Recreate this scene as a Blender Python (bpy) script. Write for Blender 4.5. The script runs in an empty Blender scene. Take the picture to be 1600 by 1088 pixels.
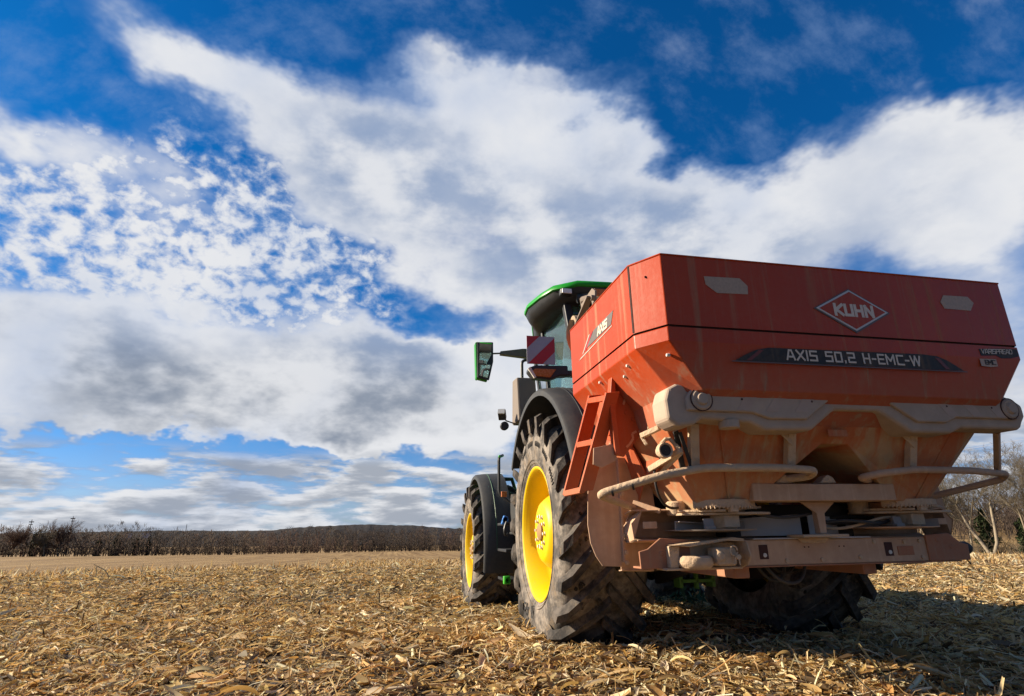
import bpy, bmesh, math, random
import numpy as np
from mathutils import Vector, Matrix
R = math.radians
scene = bpy.context.scene
COL = scene.collection

# ---------------------------------------------------------------- camera
cam_data = bpy.data.cameras.new('camera')
cam_data.sensor_width = 36.0
cam_data.lens = 20.0
cam_data.clip_start = 0.05
cam_data.clip_end = 12000
camera = bpy.data.objects.new('camera', cam_data)
COL.objects.link(camera)
CAMP = Vector((-2.61, -5.10, 0.89))
camera.matrix_world = Matrix.Translation(CAMP) @ Matrix((
    (0.97926731, -0.04900982, -0.19655425),
    (-0.20206920, -0.30467430, -0.93077474),
    (-0.01426792, 0.95119483, -0.30826095))).to_4x4()
scene.camera = camera

# ---------------------------------------------------------------- exposure
vs = scene.view_settings
vs.view_transform = 'Standard'; vs.look = 'None'; vs.gamma = 1.0; vs.exposure = 1.0

# ---------------------------------------------------------------- sun
SUN_EL, SUN_AZ = R(25), R(20)          # low in the left, a little ahead of the machine
to_sun = Vector((-math.cos(SUN_AZ) * math.cos(SUN_EL), math.sin(SUN_AZ) * math.cos(SUN_EL), math.sin(SUN_EL)))
sd = bpy.data.lights.new('sun', 'SUN'); sd.energy = 5.0; sd.angle = R(0.5); sd.color = (1.0, 0.86, 0.66)
sun = bpy.data.objects.new('sun', sd); COL.objects.link(sun)
sun.rotation_euler = to_sun.to_track_quat('Z', 'Y').to_euler()

# ---------------------------------------------------------------- sky: Nishita air with broken cloud
CLOUD = [
    (-0.31, 0.712, 0.63, -0.889, 0.011, 0.42, 0.198, 0.113, 1.0),
    (-0.155, 0.777, 0.61, -0.912, 0.092, 0.268, 0.247, 0.115, 0.6),
    (-0.036, 0.824, 0.565, -0.97, 0.035, 0.068, 0.238, 0.171, 0.9),
    (0.108, 0.731, 0.674, -0.723, 0.453, 0.313, 0.22, 0.146, 0.7),
    (0.251, 0.756, 0.604, -0.88, 0.324, -0.063, 0.265, 0.196, 0.75),
    (-0.011, 0.878, 0.479, -0.98, 0.537, 0.343, 0.263, 0.171, 0.8),
    (0.432, 0.751, 0.5, -1.032, 0.227, -0.388, 0.398, 0.171, 0.9),
    (0.648, 0.586, 0.487, -1.053, 0.173, -0.738, 0.293, 0.153, 1.0),
    (0.395, 0.81, 0.433, -1.12, 0.111, -0.4, 0.409, 0.117, 0.7),
    (0.764, 0.512, 0.393, -1.139, 0.352, -0.823, 0.162, 0.211, 0.8),
    (-0.489, 0.729, 0.48, -1.04, 0.325, 0.775, 0.123, 0.105, 1.0),
    (-0.364, 0.797, 0.482, -1.06, 0.169, 0.523, 0.241, 0.101, 0.7),
    (-0.452, 0.852, 0.263, -1.304, -0.083, 0.465, 0.265, 0.165, 1.3),
    (-0.203, 0.94, 0.273, -1.294, 0.044, 0.226, 0.427, 0.173, 1.2),
    (0.089, 0.967, 0.237, -1.331, -0.012, -0.095, 0.335, 0.186, 1.2),
    (-0.413, 0.894, 0.174, -1.395, -0.109, 0.414, 0.306, 0.081, 0.9),
    (0.005, 0.985, 0.171, -1.399, -0.02, -0.009, 0.412, 0.076, 0.8),
    (0.787, 0.599, 0.146, -1.422, 0.144, -0.899, 0.17, 0.143, 0.9),
    (0.179, 0.891, 0.417, -1.139, 0.088, -0.157, 0.218, 0.077, 0.55),
    (0.177, 0.817, 0.549, -0.96, 0.294, -0.012, 0.251, 0.156, 0.5),
    (0.36, 0.844, 0.398, -1.16, 0.086, -0.366, 0.338, 0.109, 0.6),
    (0.166, 0.952, 0.259, -1.309, 0.006, -0.171, 0.209, 0.133, 0.8),
    (0.263, 0.92, 0.289, -1.277, 0.034, -0.268, 0.219, 0.133, 0.6),
    (-0.462, 0.684, 0.565, -0.932, 0.33, 0.831, 0.125, 0.12, -1.0),
    (-0.285, 0.782, 0.554, -0.966, 0.228, 0.505, 0.12, 0.085, -0.7),
    (0.068, 0.655, 0.753, -0.718, -0.004, -0.108, 0.693, 0.083, -0.9),
    (0.461, 0.636, 0.619, -0.831, 0.408, -0.28, 0.243, 0.105, -1.2),
    (0.652, 0.452, 0.609, -0.78, 0.543, -0.484, 0.368, 0.108, -1.2),
    (0.016, 0.922, 0.388, -1.157, 0.271, 0.1, 0.271, 0.088, -0.8),
    (0.107, 0.94, 0.323, -1.224, 0.316, -0.002, 0.144, 0.061, -0.8),
    (0.141, 0.868, 0.476, -1.016, 0.445, 0.1, 0.173, 0.087, -0.4),
    (-0.297, 0.948, 0.117, -1.453, -0.01, 0.302, 0.599, 0.025, -1.3),
    (-0.232, 0.824, 0.517, -0.931, 0.524, 0.631, 0.096, 0.069, -0.6),
]
ALTO = [
    (-0.344, 0.858, 0.382, -1.178, 0.069, 0.41, 0.408, 0.197, 1.0),
    (-0.135, 0.855, 0.501, -1.014, 0.327, 0.354, 0.28, 0.154, 0.5),
]
GREY = [
    (-0.458, 0.848, 0.266, -1.302, 0.019, 0.501, 0.187, 0.087, 1.0),
    (-0.312, 0.929, 0.199, -1.371, 0.0, 0.324, 0.235, 0.067, 0.9),
    (-0.144, 0.958, 0.248, -1.318, 0.104, 0.176, 0.325, 0.125, 1.0),
    (0.011, 0.964, 0.267, -1.287, 0.304, 0.076, 0.161, 0.088, 0.9),
    (-0.403, 0.906, 0.131, -1.439, -0.075, 0.408, 0.236, 0.045, 0.5),
    (0.154, 0.815, 0.558, -0.964, 0.211, -0.042, 0.444, 0.215, 0.68),
    (0.524, 0.725, 0.447, -1.098, 0.189, -0.53, 0.513, 0.17, 0.8),
    (0.642, 0.573, 0.51, -1.018, 0.238, -0.697, 0.232, 0.08, 0.25),
    (-0.077, 0.819, 0.568, -0.958, 0.158, 0.204, 0.248, 0.151, 0.5),
    (-0.28, 0.721, 0.633, -0.883, 0.075, 0.432, 0.114, 0.063, 0.2),
    (-0.198, 0.961, 0.194, -1.375, -0.067, 0.19, 0.574, 0.061, 0.6),
    (0.358, 0.835, 0.418, -1.138, 0.089, -0.364, 0.355, 0.119, 0.5),
    (0.787, 0.599, 0.146, -1.422, 0.144, -0.899, 0.196, 0.167, 0.6),
    (0.007, 0.845, 0.535, -1.005, -0.079, -0.058, 0.207, 0.154, 0.15),
]
world = bpy.data.worlds.new('World'); scene.world = world; world.use_nodes = True
class NT:
    """small helper to wire nodes"""
    def __init__(s, tree): s.t = tree; s.t.nodes.clear()
    def n(s, kind, **kw):
        x = s.t.nodes.new(kind)
        for k, v in kw.items():
            if k == 'ins':
                for i, val in v.items():
                    if hasattr(val, 'is_output'): s.t.links.new(val, x.inputs[i])
                    else: x.inputs[i].default_value = val
            else: setattr(x, k, v)
        return x
    def m(s, op, a, b=None, c=None, clamp=False):
        ins = {0: a}
        if b is not None: ins[1] = b
        if c is not None: ins[2] = c
        return s.n('ShaderNodeMath', operation=op, use_clamp=clamp, ins=ins).outputs[0]
    def vm(s, op, a, b=None, out=0):
        ins = {0: a}
        if b is not None: ins[1] = b
        return s.n('ShaderNodeVectorMath', operation=op, ins=ins).outputs[out]
    def ss(s, v, lo, hi, a=0.0, b=1.0):
        return s.n('ShaderNodeMapRange', interpolation_type='SMOOTHSTEP', ins={0: v, 1: lo, 2: hi, 3: a, 4: b}).outputs[0]
    def lin(s, v, lo, hi, a=0.0, b=1.0):
        return s.n('ShaderNodeMapRange', ins={0: v, 1: lo, 2: hi, 3: a, 4: b}).outputs[0]
    def noise(s, vec, scale, detail=4, rough=.5, lac=2.0, dist=0, out=0):
        x = s.n('ShaderNodeTexNoise', ins={'Scale': scale, 'Detail': detail, 'Roughness': rough, 'Lacunarity': lac, 'Distortion': dist})
        if vec is not None: s.t.links.new(vec, x.inputs['Vector'])
        return x.outputs[out]
    def mix(s, f, a, b, mode='MIX'):
        x = s.n('ShaderNodeMix', data_type='RGBA', blend_type=mode, ins={0: f, 6: a, 7: b})
        return x.outputs[2]
    def mapping(s, vec, loc=(0,0,0), rot=(0,0,0), sc=(1,1,1), kind='POINT'):
        return s.n('ShaderNodeMapping', vector_type=kind, ins={0: vec, 1: loc, 2: rot, 3: sc}).outputs[0]
    def link(s, a, b): s.t.links.new(a, b)
def col(r, g, b): return (r, g, b, 1.0)

W = NT(world.node_tree)
SKY_STR = 0.053
dirv = W.n('ShaderNodeTexCoord').outputs['Generated']
sky = W.n('ShaderNodeTexSky', sky_type='NISHITA', sun_disc=False, sun_elevation=SUN_EL,
          sun_rotation=math.atan2(to_sun.x, to_sun.y), altitude=200, air_density=1.0, dust_density=0.3, ozone_density=3.0)
xyz = W.n('ShaderNodeSeparateXYZ', ins={0: dirv})
zz = xyz.outputs[2]
zden = W.m('ADD', W.m('MAXIMUM', zz, 0.0), 0.05)
plane = W.vm('DIVIDE', dirv, W.n('ShaderNodeCombineXYZ', ins={0: zden, 1: zden, 2: zden}).outputs[0])
# wind-torn displacement of every cloud outline
warp_c = W.noise(W.mapping(dirv, sc=(1, 1, 1.6)), 5.0, 5, .6, out=1)
warp = W.vm('SUBTRACT', warp_c, (.5, .5, .5))
warp1 = W.n('ShaderNodeVectorMath', operation='SCALE', ins={0: warp, 3: 0.24}).outputs[0]
dw = W.vm('ADD', dirv, warp1)
def blobs(table, vec):
    tot = None
    for (x, y, z, rx, ry, rz, s1, s2, w) in table:
        mp = W.mapping(vec, (x, y, z), (rx, ry, rz), (s1, s2, max(s1, s2)), 'TEXTURE')
        g = W.n('ShaderNodeTexGradient', gradient_type='SPHERICAL', ins={0: mp}).outputs[1]
        tot = W.m('MULTIPLY', g, w) if tot is None else W.m('MULTIPLY_ADD', g, w, tot)
    return tot
big = blobs(CLOUD, dw)
alto = blobs(ALTO, dw)
grey = blobs(GREY, dw)
n_soft = W.noise(dirv, 4.5, 6, .47)
n_fine = W.noise(W.mapping(plane, sc=(1, 1, 0.2)), 2.6, 8, .6)
n_puff = W.noise(W.mapping(dirv, loc=(3, 1, 0), sc=(1.0, 1.0, 1.35)), 36, 4, .55, dist=.2)
den = W.m('ADD', big, W.m('MULTIPLY', W.m('SUBTRACT', n_soft, .5), 1.1))
den = W.m('ADD', den, W.m('MULTIPLY', W.m('SUBTRACT', n_fine, .5), .42))
den = W.m('SUBTRACT', den, W.m('MULTIPLY', alto, .42))
d_big = W.ss(den, -.15, .92)
d_puff = W.m('MULTIPLY', W.ss(W.m('ADD', n_puff, W.m('MULTIPLY', alto, .30)), .38, .82), W.ss(alto, .0, .3))
wisp = W.m('MULTIPLY', W.ss(W.noise(W.mapping(dirv, loc=(1, 5, 2), rot=(0, .5, .4), sc=(1, 1.8, 1.2)), 9.0, 7, .62), .44, .78), .30)
# low rows of cloud towards the horizon
rv = W.mapping(dirv, loc=(4, 2, 0), sc=(1.0, 1.0, 4.6)); rv2 = W.mapping(dirv, loc=(4, 2, .045), sc=(1.0, 1.0, 4.6))
rows = W.m('ADD', W.m('MULTIPLY', W.noise(rv, 9.0, 6, .56), .75), W.m('MULTIPLY', W.noise(rv, 3.2, 2, .5), .25))
rows2 = W.m('ADD', W.m('MULTIPLY', W.noise(rv2, 9.0, 6, .56), .75), W.m('MULTIPLY', W.noise(rv2, 3.2, 2, .5), .25))
row_zone = W.m('MULTIPLY', W.ss(zz, .150, .105), W.ss(zz, -.02, -.005))
d_rows = W.m('MULTIPLY', W.ss(rows, W.lin(zz, .0, .12, .34, .44), W.lin(zz, .0, .12, .50, .56)), row_zone)
d_all = W.m('MAXIMUM', W.m('MAXIMUM', d_big, d_puff), W.m('MAXIMUM', d_rows, wisp))
# unseen cloud behind the camera, added as neutral fill for the shaded sides
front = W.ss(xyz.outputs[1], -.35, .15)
d_fill_back = W.m('MULTIPLY', W.m('MULTIPLY', W.ss(n_soft, .36, .66), .9), W.m('SUBTRACT', 1.0, front))
d_all = W.m('MULTIPLY_ADD', d_all, front, d_fill_back)
# shading of the clouds: thick parts show their grey undersides
g_n = W.m('ADD', grey, W.m('MULTIPLY', W.m('SUBTRACT', n_soft, .5), .9))
g_f = W.m('MULTIPLY', W.m('MULTIPLY', W.ss(g_n, .12, .92), W.ss(W.noise(W.mapping(dirv, sc=(1, 1, 1.8)), 7.0, 5, .55), .36, .62, .12, 1.0)), .90)
r_sh = W.m('MULTIPLY', W.ss(rows2, .44, .60), row_zone)
g_f = W.m('MAXIMUM', g_f, W.m('MULTIPLY', r_sh, .72))

thin = W.ss(W.m('ADD', d_all, W.m('MULTIPLY', W.m('SUBTRACT', W.noise(dirv, 5.0, 5, .5), .5), 1.5)), .15, 1.15)
c_white = W.mix(thin, col(2.7, 3.9, 6.3), col(7.6, 7.7, 7.95))
low_g = W.ss(zz, .34, .22)                     # the low cloud is neutral grey, the high sheet bluish
c_cloud = W.mix(g_f, c_white, W.mix(low_g, col(2.3, 3.2, 5.0), col(2.0, 2.45, 3.25)))
c_cloud = W.mix(W.m('SUBTRACT', 1.0, front), c_cloud, col(1.75, 1.9, 2.2))   # added fill cloud, its grey set for the ambient level
deep = W.mix(1.0, sky.outputs[0], W.mix(W.ss(zz, .0, .30), col(.62, .74, 1.08), col(.035, .64, 1.16)), 'MULTIPLY')
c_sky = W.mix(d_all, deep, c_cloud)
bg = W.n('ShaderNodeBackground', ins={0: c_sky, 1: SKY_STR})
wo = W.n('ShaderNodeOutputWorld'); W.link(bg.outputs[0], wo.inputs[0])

# ---------------------------------------------------------------- mesh helpers
ZG = 0.10      # the machine was measured with its wheels pressed 0.1 m into the origin plane
class MB:
    """collects verts / faces, then links them as one mesh object"""
    def __init__(s): s.v = []; s.f = []; s.sm = []; s.cuts = []
    def add(s, verts, faces, smooth=False):
        o = len(s.v); s.cuts.append((o, len(s.f))); s.v += [tuple(p) for p in verts]
        for f in faces: s.f.append(tuple(i + o for i in f)); s.sm.append(smooth)
    def box(s, lo, hi):
        x0, y0, z0 = lo; x1, y1, z1 = hi
        s.add([(x0,y0,z0),(x1,y0,z0),(x1,y1,z0),(x0,y1,z0),(x0,y0,z1),(x1,y0,z1),(x1,y1,z1),(x0,y1,z1)],
              [(0,3,2,1),(4,5,6,7),(0,1,5,4),(1,2,6,5),(2,3,7,6),(3,0,4,7)])
    def bar(s, p, q, w, h, up=(0,0,1), w2=None, h2=None):
        p = Vector(p); q = Vector(q); d = (q - p).normalized(); u = Vector(up)
        if abs(d.dot(u)) > .98: u = Vector((0,1,0))
        a = d.cross(u).normalized(); b = a.cross(d).normalized()
        vs_ = []
        for c, ww, hh in ((p, w, h), (q, w2 or w, h2 or h)):
            for sa, sb in ((-1,-1),(1,-1),(1,1),(-1,1)): vs_.append(c + a*sa*ww/2 + b*sb*hh/2)
        s.add(vs_, [(0,1,2,3),(7,6,5,4),(0,4,5,1),(1,5,6,2),(2,6,7,3),(3,7,4,0)])
    def prism(s, poly, axis, lo, hi):
        """polygon given in the two axes that are not `axis`, extruded along it"""
        def pt(a, b, c):
            return {0: (c, a, b), 1: (a, c, b), 2: (a, b, c)}[axis]
        n = len(poly)
        s.add([pt(a, b, lo) for a, b in poly] + [pt(a, b, hi) for a, b in poly],
              [tuple(range(n))[::-1], tuple(range(n, 2*n))] + [(i, (i+1) % n, n + (i+1) % n, n + i) for i in range(n)])
    def sheet(s, quad, t):
        """flat polygon in 3-D given a thickness along its normal"""
        q = [Vector(p) for p in quad]; nrm = (q[1]-q[0]).cross(q[2]-q[0]).normalized() * t
        n = len(q)
        s.add(q + [p + nrm for p in q], [tuple(range(n))[::-1], tuple(range(n, 2*n))] + [(i, (i+1) % n, n + (i+1) % n, n + i) for i in range(n)])
    def tube(s, pts, r, n=10, cap=True):
        P = [Vector(p) for p in pts]; k = len(P); rr = r if isinstance(r, (list, tuple)) else [r]*k
        ref = None; rings = []
        for i in range(k):
            d = ((P[min(i+1,k-1)] - P[i]).normalized() + (P[i] - P[max(i-1,0)]).normalized()).normalized()
            if ref is None:
                ref = Vector((0,0,1)) if abs(d.z) < .9 else Vector((1,0,0))
            a = d.cross(ref).normalized(); b = a.cross(d).normalized(); ref = b
            rings.append([P[i] + (a*math.cos(2*math.pi*j/n) + b*math.sin(2*math.pi*j/n))*rr[i] for j in range(n)])
        vv = [p for rg in rings for p in rg]; ff = []
        for i in range(k-1):
            for j in range(n):
                ff.append((i*n+j, i*n+(j+1)%n, (i+1)*n+(j+1)%n, (i+1)*n+j))
        s.add(vv, ff, True)
        if cap:
            s.add(rings[0], [tuple(range(n))]); s.add(rings[-1], [tuple(range(n))[::-1]])
    def lathe(s, prof, c=(0,0,0), axis=0, n=48, a0=0.0, a1=2*math.pi, smooth=True):
        """prof: list of (along axis, radius)"""
        full = abs(a1 - a0 - 2*math.pi) < 1e-6; m = n if full else n + 1
        vv = []
        for (t, r) in prof:
            for j in range(m):
                a = a0 + (a1 - a0)*j/n; ca, sa = math.cos(a)*r, math.sin(a)*r
                p = {0: (t, ca, sa), 1: (ca, t, sa), 2: (ca, sa, t)}[axis]
                vv.append((p[0]+c[0], p[1]+c[1], p[2]+c[2]))
        ff = []
        for i in range(len(prof)-1):
            for j in range(n):
                ff.append((i*m+j, i*m+(j+1)%m, (i+1)*m+(j+1)%m, (i+1)*m+j))
        s.add(vv, ff, smooth)
    def disc(s, c, r, axis, t, n=24):
        s.lathe([(0,0.0005),(0,r),(t,r),(t,0.0005)], c, axis, n, smooth=False)
    def mirror(s):
        n = len(s.v); k = len(s.f)
        s.v += [(-x, y, z) for x, y, z in s.v]
        s.f += [tuple(i + n for i in f[::-1]) for f in s.f[:k]]; s.sm += s.sm[:k]
        return s
    def build_each(s, name, mat, parent=None, bevel=0, **kw):
        """every added piece becomes an object of its own"""
        ends = s.cuts[1:] + [(len(s.v), len(s.f))]; out = []
        for (v0, f0), (v1, f1) in zip(s.cuts, ends):
            q = MB(); q.v = s.v[v0:v1]; q.f = [tuple(i-v0 for i in f_) for f_ in s.f[f0:f1]]; q.sm = s.sm[f0:f1]
            out.append(q.build(name, mat, parent, bevel, **kw))
        return out
    def build(s, name, mat, parent=None, bevel=0, seg=2, zoff=ZG, angle=35, sub=0, tri=False):
        ox, oy, oz = (0, 0, 0)
        p = parent
        while p is not None: ox += p.location.x; oy += p.location.y; oz += p.location.z; p = p.parent
        me = bpy.data.meshes.new(name)
        me.from_pydata([(x-ox, y-oy, z-zoff-oz) for x, y, z in s.v], [], s.f)
        me.polygons.foreach_set('use_smooth', s.sm)
        bm = bmesh.new(); bm.from_mesh(me)
        bmesh.ops.recalc_face_normals(bm, faces=bm.faces[:])
        bm.to_mesh(me); bm.free()
        if any(s.sm): me.set_sharp_from_angle(angle=R(angle))
        ob = bpy.data.objects.new(name, me); COL.objects.link(ob)
        for m_ in (mat if isinstance(mat, (list, tuple)) else [mat]): me.materials.append(m_)
        if parent is not None: ob.parent = parent
        if bevel:
            b = ob.modifiers.new('bevel', 'BEVEL'); b.width = bevel; b.segments = seg; b.limit_method = 'ANGLE'; b.angle_limit = R(32)
            b.harden_normals = False
        return ob
def tag(o, label=None, cat=None, group=None, kind=None):
    if label: o['label'] = label
    if cat: o['category'] = cat
    if group: o['group'] = group
    if kind: o['kind'] = kind
    return o
def empty(name, loc):
    o = bpy.data.objects.new(name, None); COL.objects.link(o); o.location = loc; o.empty_display_size = .2
    return o
def copy_tree(o, parent=None):
    c = o.copy(); COL.objects.link(c)
    if parent is not None: c.parent = parent
    for ch in o.children: copy_tree(ch, c)
    return c
def bez(p0, p1, p2, p3, n=8):
    p0, p1, p2, p3 = map(Vector, (p0, p1, p2, p3))
    return [p0*(1-t)**3 + p1*3*t*(1-t)**2 + p2*3*t*t*(1-t) + p3*t**3 for t in [i/n for i in range(n+1)]]
def rounded(pts, r, n=5):
    """polyline with rounded corners"""
    P = [Vector(p) for p in pts]; out = [P[0]]
    for i in range(1, len(P)-1):
        a = (P[i-1]-P[i]); b = (P[i+1]-P[i]); k = min(r, a.length*.45, b.length*.45)
        A = P[i] + a.normalized()*k; B = P[i] + b.normalized()*k
        for j in range(n+1):
            t = j/n; out.append(A*(1-t)**2 + P[i]*2*t*(1-t) + B*t*t)
    out.append(P[-1]); return out

# stroke lettering (each letter: polylines in a 0..w by 0..1 cell)
GLY = {
 'A': (.9, [[(0,0),(.32,1),(.58,1),(.9,0)], [(.2,.3),(.7,.3)]]), 'X': (.85, [[(0,0),(.85,1)], [(0,1),(.85,0)]]),
 'I': (.1, [[(.05,0),(.05,1)]]), 'S': (.85, [[(.82,1),(.05,1),(.05,.52),(.8,.52),(.8,0),(.02,0)]]),
 '5': (.82, [[(.8,1),(.05,1),(.05,.55),(.78,.55),(.78,0),(.02,0)]]), '0': (.85, [[(.05,0),(.8,0),(.8,1),(.05,1),(.05,-.0)]]),
 '.': (.16, [[(.08,-.06),(.08,.1)]]), '2': (.82, [[(.02,1),(.78,1),(.78,.5),(.05,.5),(.05,0),(.82,0)]]),
 'H': (.85, [[(.05,0),(.05,1)], [(.8,0),(.8,1)], [(.05,.5),(.8,.5)]]), '-': (.4, [[(.02,.48),(.4,.48)]]),
 'E': (.75, [[(.76,1),(.05,1),(.05,0),(.76,0)], [(.05,.5),(.68,.5)]]), 'M': (1.05, [[(.05,0),(.05,1),(.52,.35),(1.0,1),(1.0,0)]]),
 'C': (.82, [[(.82,1),(.05,1),(.05,0),(.82,0)]]), 'W': (1.2, [[(0,1),(.28,0),(.6,1),(.92,0),(1.2,1)]]),
 'K': (.85, [[(.06,0),(.06,1)], [(.84,1),(.16,.5),(.84,0)]]), 'U': (.85, [[(.06,1),(.06,0),(.8,0),(.8,1)]]),
 'N': (.88, [[(.06,0),(.06,1),(.82,0),(.82,1)]]), 'V': (.85, [[(0,1),(.42,0),(.85,1)]]),
 'R': (.82, [[(.05,0),(.05,1),(.78,1),(.78,.5),(.05,.5)], [(.4,.5),(.8,0)]]), 'P': (.8, [[(.05,0),(.05,1),(.77,1),(.77,.48),(.05,.48)]]),
 'D': (.82, [[(.05,0),(.6,0),(.78,.2),(.78,.8),(.6,1),(.05,1),(.05,0)]]), '4': (.82, [[(.6,0),(.6,1),(.0,.35),(.82,.35)]]), ' ': (.45, []),
}
def letters(mb, text, o, ux, uy, h, th, gap=.28, slant=0, lift=.0012):
    """text on the plane o + ux*s + uy*t; mb gets thin raised strokes"""
    o = Vector(o); ux = Vector(ux).normalized(); uy = Vector(uy).normalized(); nz = ux.cross(uy).normalized()
    x = 0; k = 0
    for ch in text:
        w, strokes = GLY[ch]
        for st in strokes:
            for i in range(len(st)-1):
                (ax, ay), (bx, by) = st[i], st[i+1]
                a = Vector(((x+ax+slant*ay)*h, ay*h)); b = Vector(((x+bx+slant*by)*h, by*h))
                d = (b-a).normalized(); n = Vector((-d.y, d.x)) * th/2; e = d * th/2
                q = [a-e-n, b+e-n, b+e+n, a-e+n]; z = lift + .00015*(k % 7); k += 1
                vv = [o + ux*p.x + uy*p.y for p in q] + [o + ux*p.x + uy*p.y + nz*z for p in q]
                mb.add(vv, [(3,2,1,0),(4,5,6,7),(0,1,5,4),(1,2,6,5),(2,3,7,6),(3,0,4,7)])
        x += w + gap
    return x * h

# ---------------------------------------------------------------- materials
def new_mat(name):
    m = bpy.data.materials.new(name); m.use_nodes = True
    return m, NT(m.node_tree)
def finish(t, color, rough, metal=0.0, bump=None, bstr=.2, bdist=.01, spec=.5, coat=0, trans=0):
    b = t.n('ShaderNodeBsdfPrincipled')
    for sock, v in (('Base Color', color), ('Roughness', rough), ('Metallic', metal), ('Specular IOR Level', spec), ('Coat Weight', coat), ('Transmission Weight', trans)):
        if hasattr(v, 'is_output'): t.link(v, b.inputs[sock])
        else: b.inputs[sock].default_value = v
    if bump is not None:
        bp = t.n('ShaderNodeBump', ins={'Strength': bstr, 'Distance': bdist, 'Height': bump}); t.link(bp.outputs[0], b.inputs['Normal'])
    o = t.n('ShaderNodeOutputMaterial'); t.link(b.outputs[0], o.inputs[0]); return b
def dusty(name, paint, dust, z_hi=None, z_lo=None, base=.15, amt=.5, rough=.35, metal=0, streak=0.0, scale=3.0, bstr=.12, cake=1.0, broad=0.0):
    """painted or bare metal under field dust; more of it low down where the spreader throws it"""
    m, t = new_mat(name)
    oc = t.n('ShaderNodeTexCoord').outputs['Object']
    n1 = t.noise(oc, scale, 6, .62); n2 = t.noise(oc, 38, 4, .6)
    f = t.m('ADD', base, t.m('MULTIPLY', t.m('SUBTRACT', n1, .45), amt))
    if streak:
        st = t.noise(t.mapping(oc, sc=(24, 24, .8)), 1.0, 4, .6)
        st2 = t.noise(t.mapping(oc, loc=(5,2,0), sc=(9, 9, .5)), 1.0, 3, .6)
        f = t.m('ADD', f, t.m('MULTIPLY', t.m('MULTIPLY', t.ss(st, .46, .70), t.ss(st2, .42, .62)), streak))
    if broad:      # wide runs of washed-down dust
        b1 = t.noise(t.mapping(oc, loc=(2,1,0), sc=(6.5, 2, .9), rot=(0, .12, 0)), 1.0, 4, .6)
        f = t.m('ADD', f, t.m('MULTIPLY', t.ss(b1, .42, .60), broad))
    if z_hi is not None:
        z = t.n('ShaderNodeSeparateXYZ', ins={0: oc}).outputs[2]
        g = t.lin(t.m('ADD', z, t.m('MULTIPLY', t.m('SUBTRACT', n1, .5), .5)), z_lo, z_hi, .62, 0)
        f = t.m('ADD', f, g)
    f = t.m('ADD', f, t.m('MULTIPLY', t.m('SUBTRACT', n2, .5), .22), clamp=True)
    hv = t.noise(oc, 1.2, 2, .5)
    pc = t.mix(t.ss(hv, .3, .7), col(*[c*.86 for c in paint]), col(*paint))
    dc = t.mix(t.noise(oc, 11, 4, .6), col(*[c*.72 for c in dust]), col(*[c*1.2 for c in dust]))
    c = t.mix(f, pc, dc)
    r = t.lin(f, 0, .6, rough, .92)
    wav = t.noise(oc, 3.0, 2, .5)      # sheet metal is never quite flat
    h_ = t.m('ADD', t.m('MULTIPLY', n2, cake), t.m('MULTIPLY', wav, 3.0))
    scr = t.m('MULTIPLY', t.ss(t.noise(t.mapping(oc, rot=(.3, .5, .2), sc=(3, 60, 60)), 1.0, 3, .6), .70, .76), .10)
    c = t.mix(scr, c, dc)
    finish(t, c, r, metal, h_, bstr, .004, .28)
    return m
def plain(name, c, rough=.5, metal=0, var=.25, scale=12, bstr=.08, spec=.5):
    m, t = new_mat(name)
    oc = t.n('ShaderNodeTexCoord').outputs['Object']
    n1 = t.noise(oc, scale, 5, .6)
    cc = t.mix(n1, col(*[x*(1-var) for x in c]), col(*[min(1, x*(1+var)) for x in c]))
    finish(t, cc, t.lin(n1, .2, .8, max(0, rough-.08), min(1, rough+.12)), metal, n1, bstr, .004, spec)
    return m
DUST = (.36, .235, .15)
M = {}
M['red'] = dusty('red_paint', (.45, .048, .006), DUST, 1.85, 1.3, .0, .22, .36, 0, .55, 2.6)
M['red_low'] = dusty('red_paint_dusty', (.50, .072, .008), (.46, .31, .17), 1.62, .85, .10, .6, .45, 0, .4, 2.4, .2, 1.0, .55)
M['red_part'] = dusty('red_paint_scuffed', (.47, .062, .006), DUST, 1.5, .8, .06, .35, .42, 0, .15, 6)
M['seam'] = plain('seam_shadow_gap', (.055, .018, .012), .8)
M['bumper'] = dusty('grey_plastic_dusty', (.34, .26, .20), (.52, .40, .30), None, None, .5, .9, .6, 0, 0, 4, .2)
M['tan'] = dusty('metal_caked_in_dust', (.42, .27, .15), (.60, .45, .31), None, None, .65, .8, .7, 0, 0, 7, .9, 3.0)
M['brown'] = dusty('guard_brown_dust', (.36, .18, .10), (.58, .40, .27), None, None, .66, .8, .6, 0, .3, 4, .2)
M['steel'] = dusty('stainless_dusty', (.30, .29, .28), DUST, None, None, .25, .6, .5, .5, .1, 6)
M['dark'] = plain('dark_grease_metal', (.028, .024, .021), .7, 0, .4)
M['black'] = plain('black_plastic', (.022, .023, .025), .45, 0, .3, 20)
M['fender'] = dusty('grey_black_fender', (.032, .036, .040), (.22, .185, .15), None, None, .08, .24, .5, 0, 0, 7, .15)
M['decal_black'] = dusty('decal_black', (.02, .017, .014), DUST, None, None, .06, .25, .5, 0, .3, 6)
M['decal_grey'] = plain('decal_grey', (.11, .09, .08), .5, 0, .3)
M['decal_white'] = plain('decal_pale', (.66, .54, .42), .55, 0, .15, 30)
M['reflector'] = plain('reflector_dusty', (.44, .30, .20), .5, 0, .4, 60)
M['yellow'] = dusty('yellow_rim_paint', (.72, .48, .0), (.36, .25, .11), None, None, .03, .30, .38, 0, 0, 5)
M['green'] = dusty('green_paint', (.012, .30, .02), (.2, .2, .12), None, None, .02, .1, .32, 0, 0, 5)
M['lime'] = plain('lime_green', (.06, .42, .03), .4)
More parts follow.
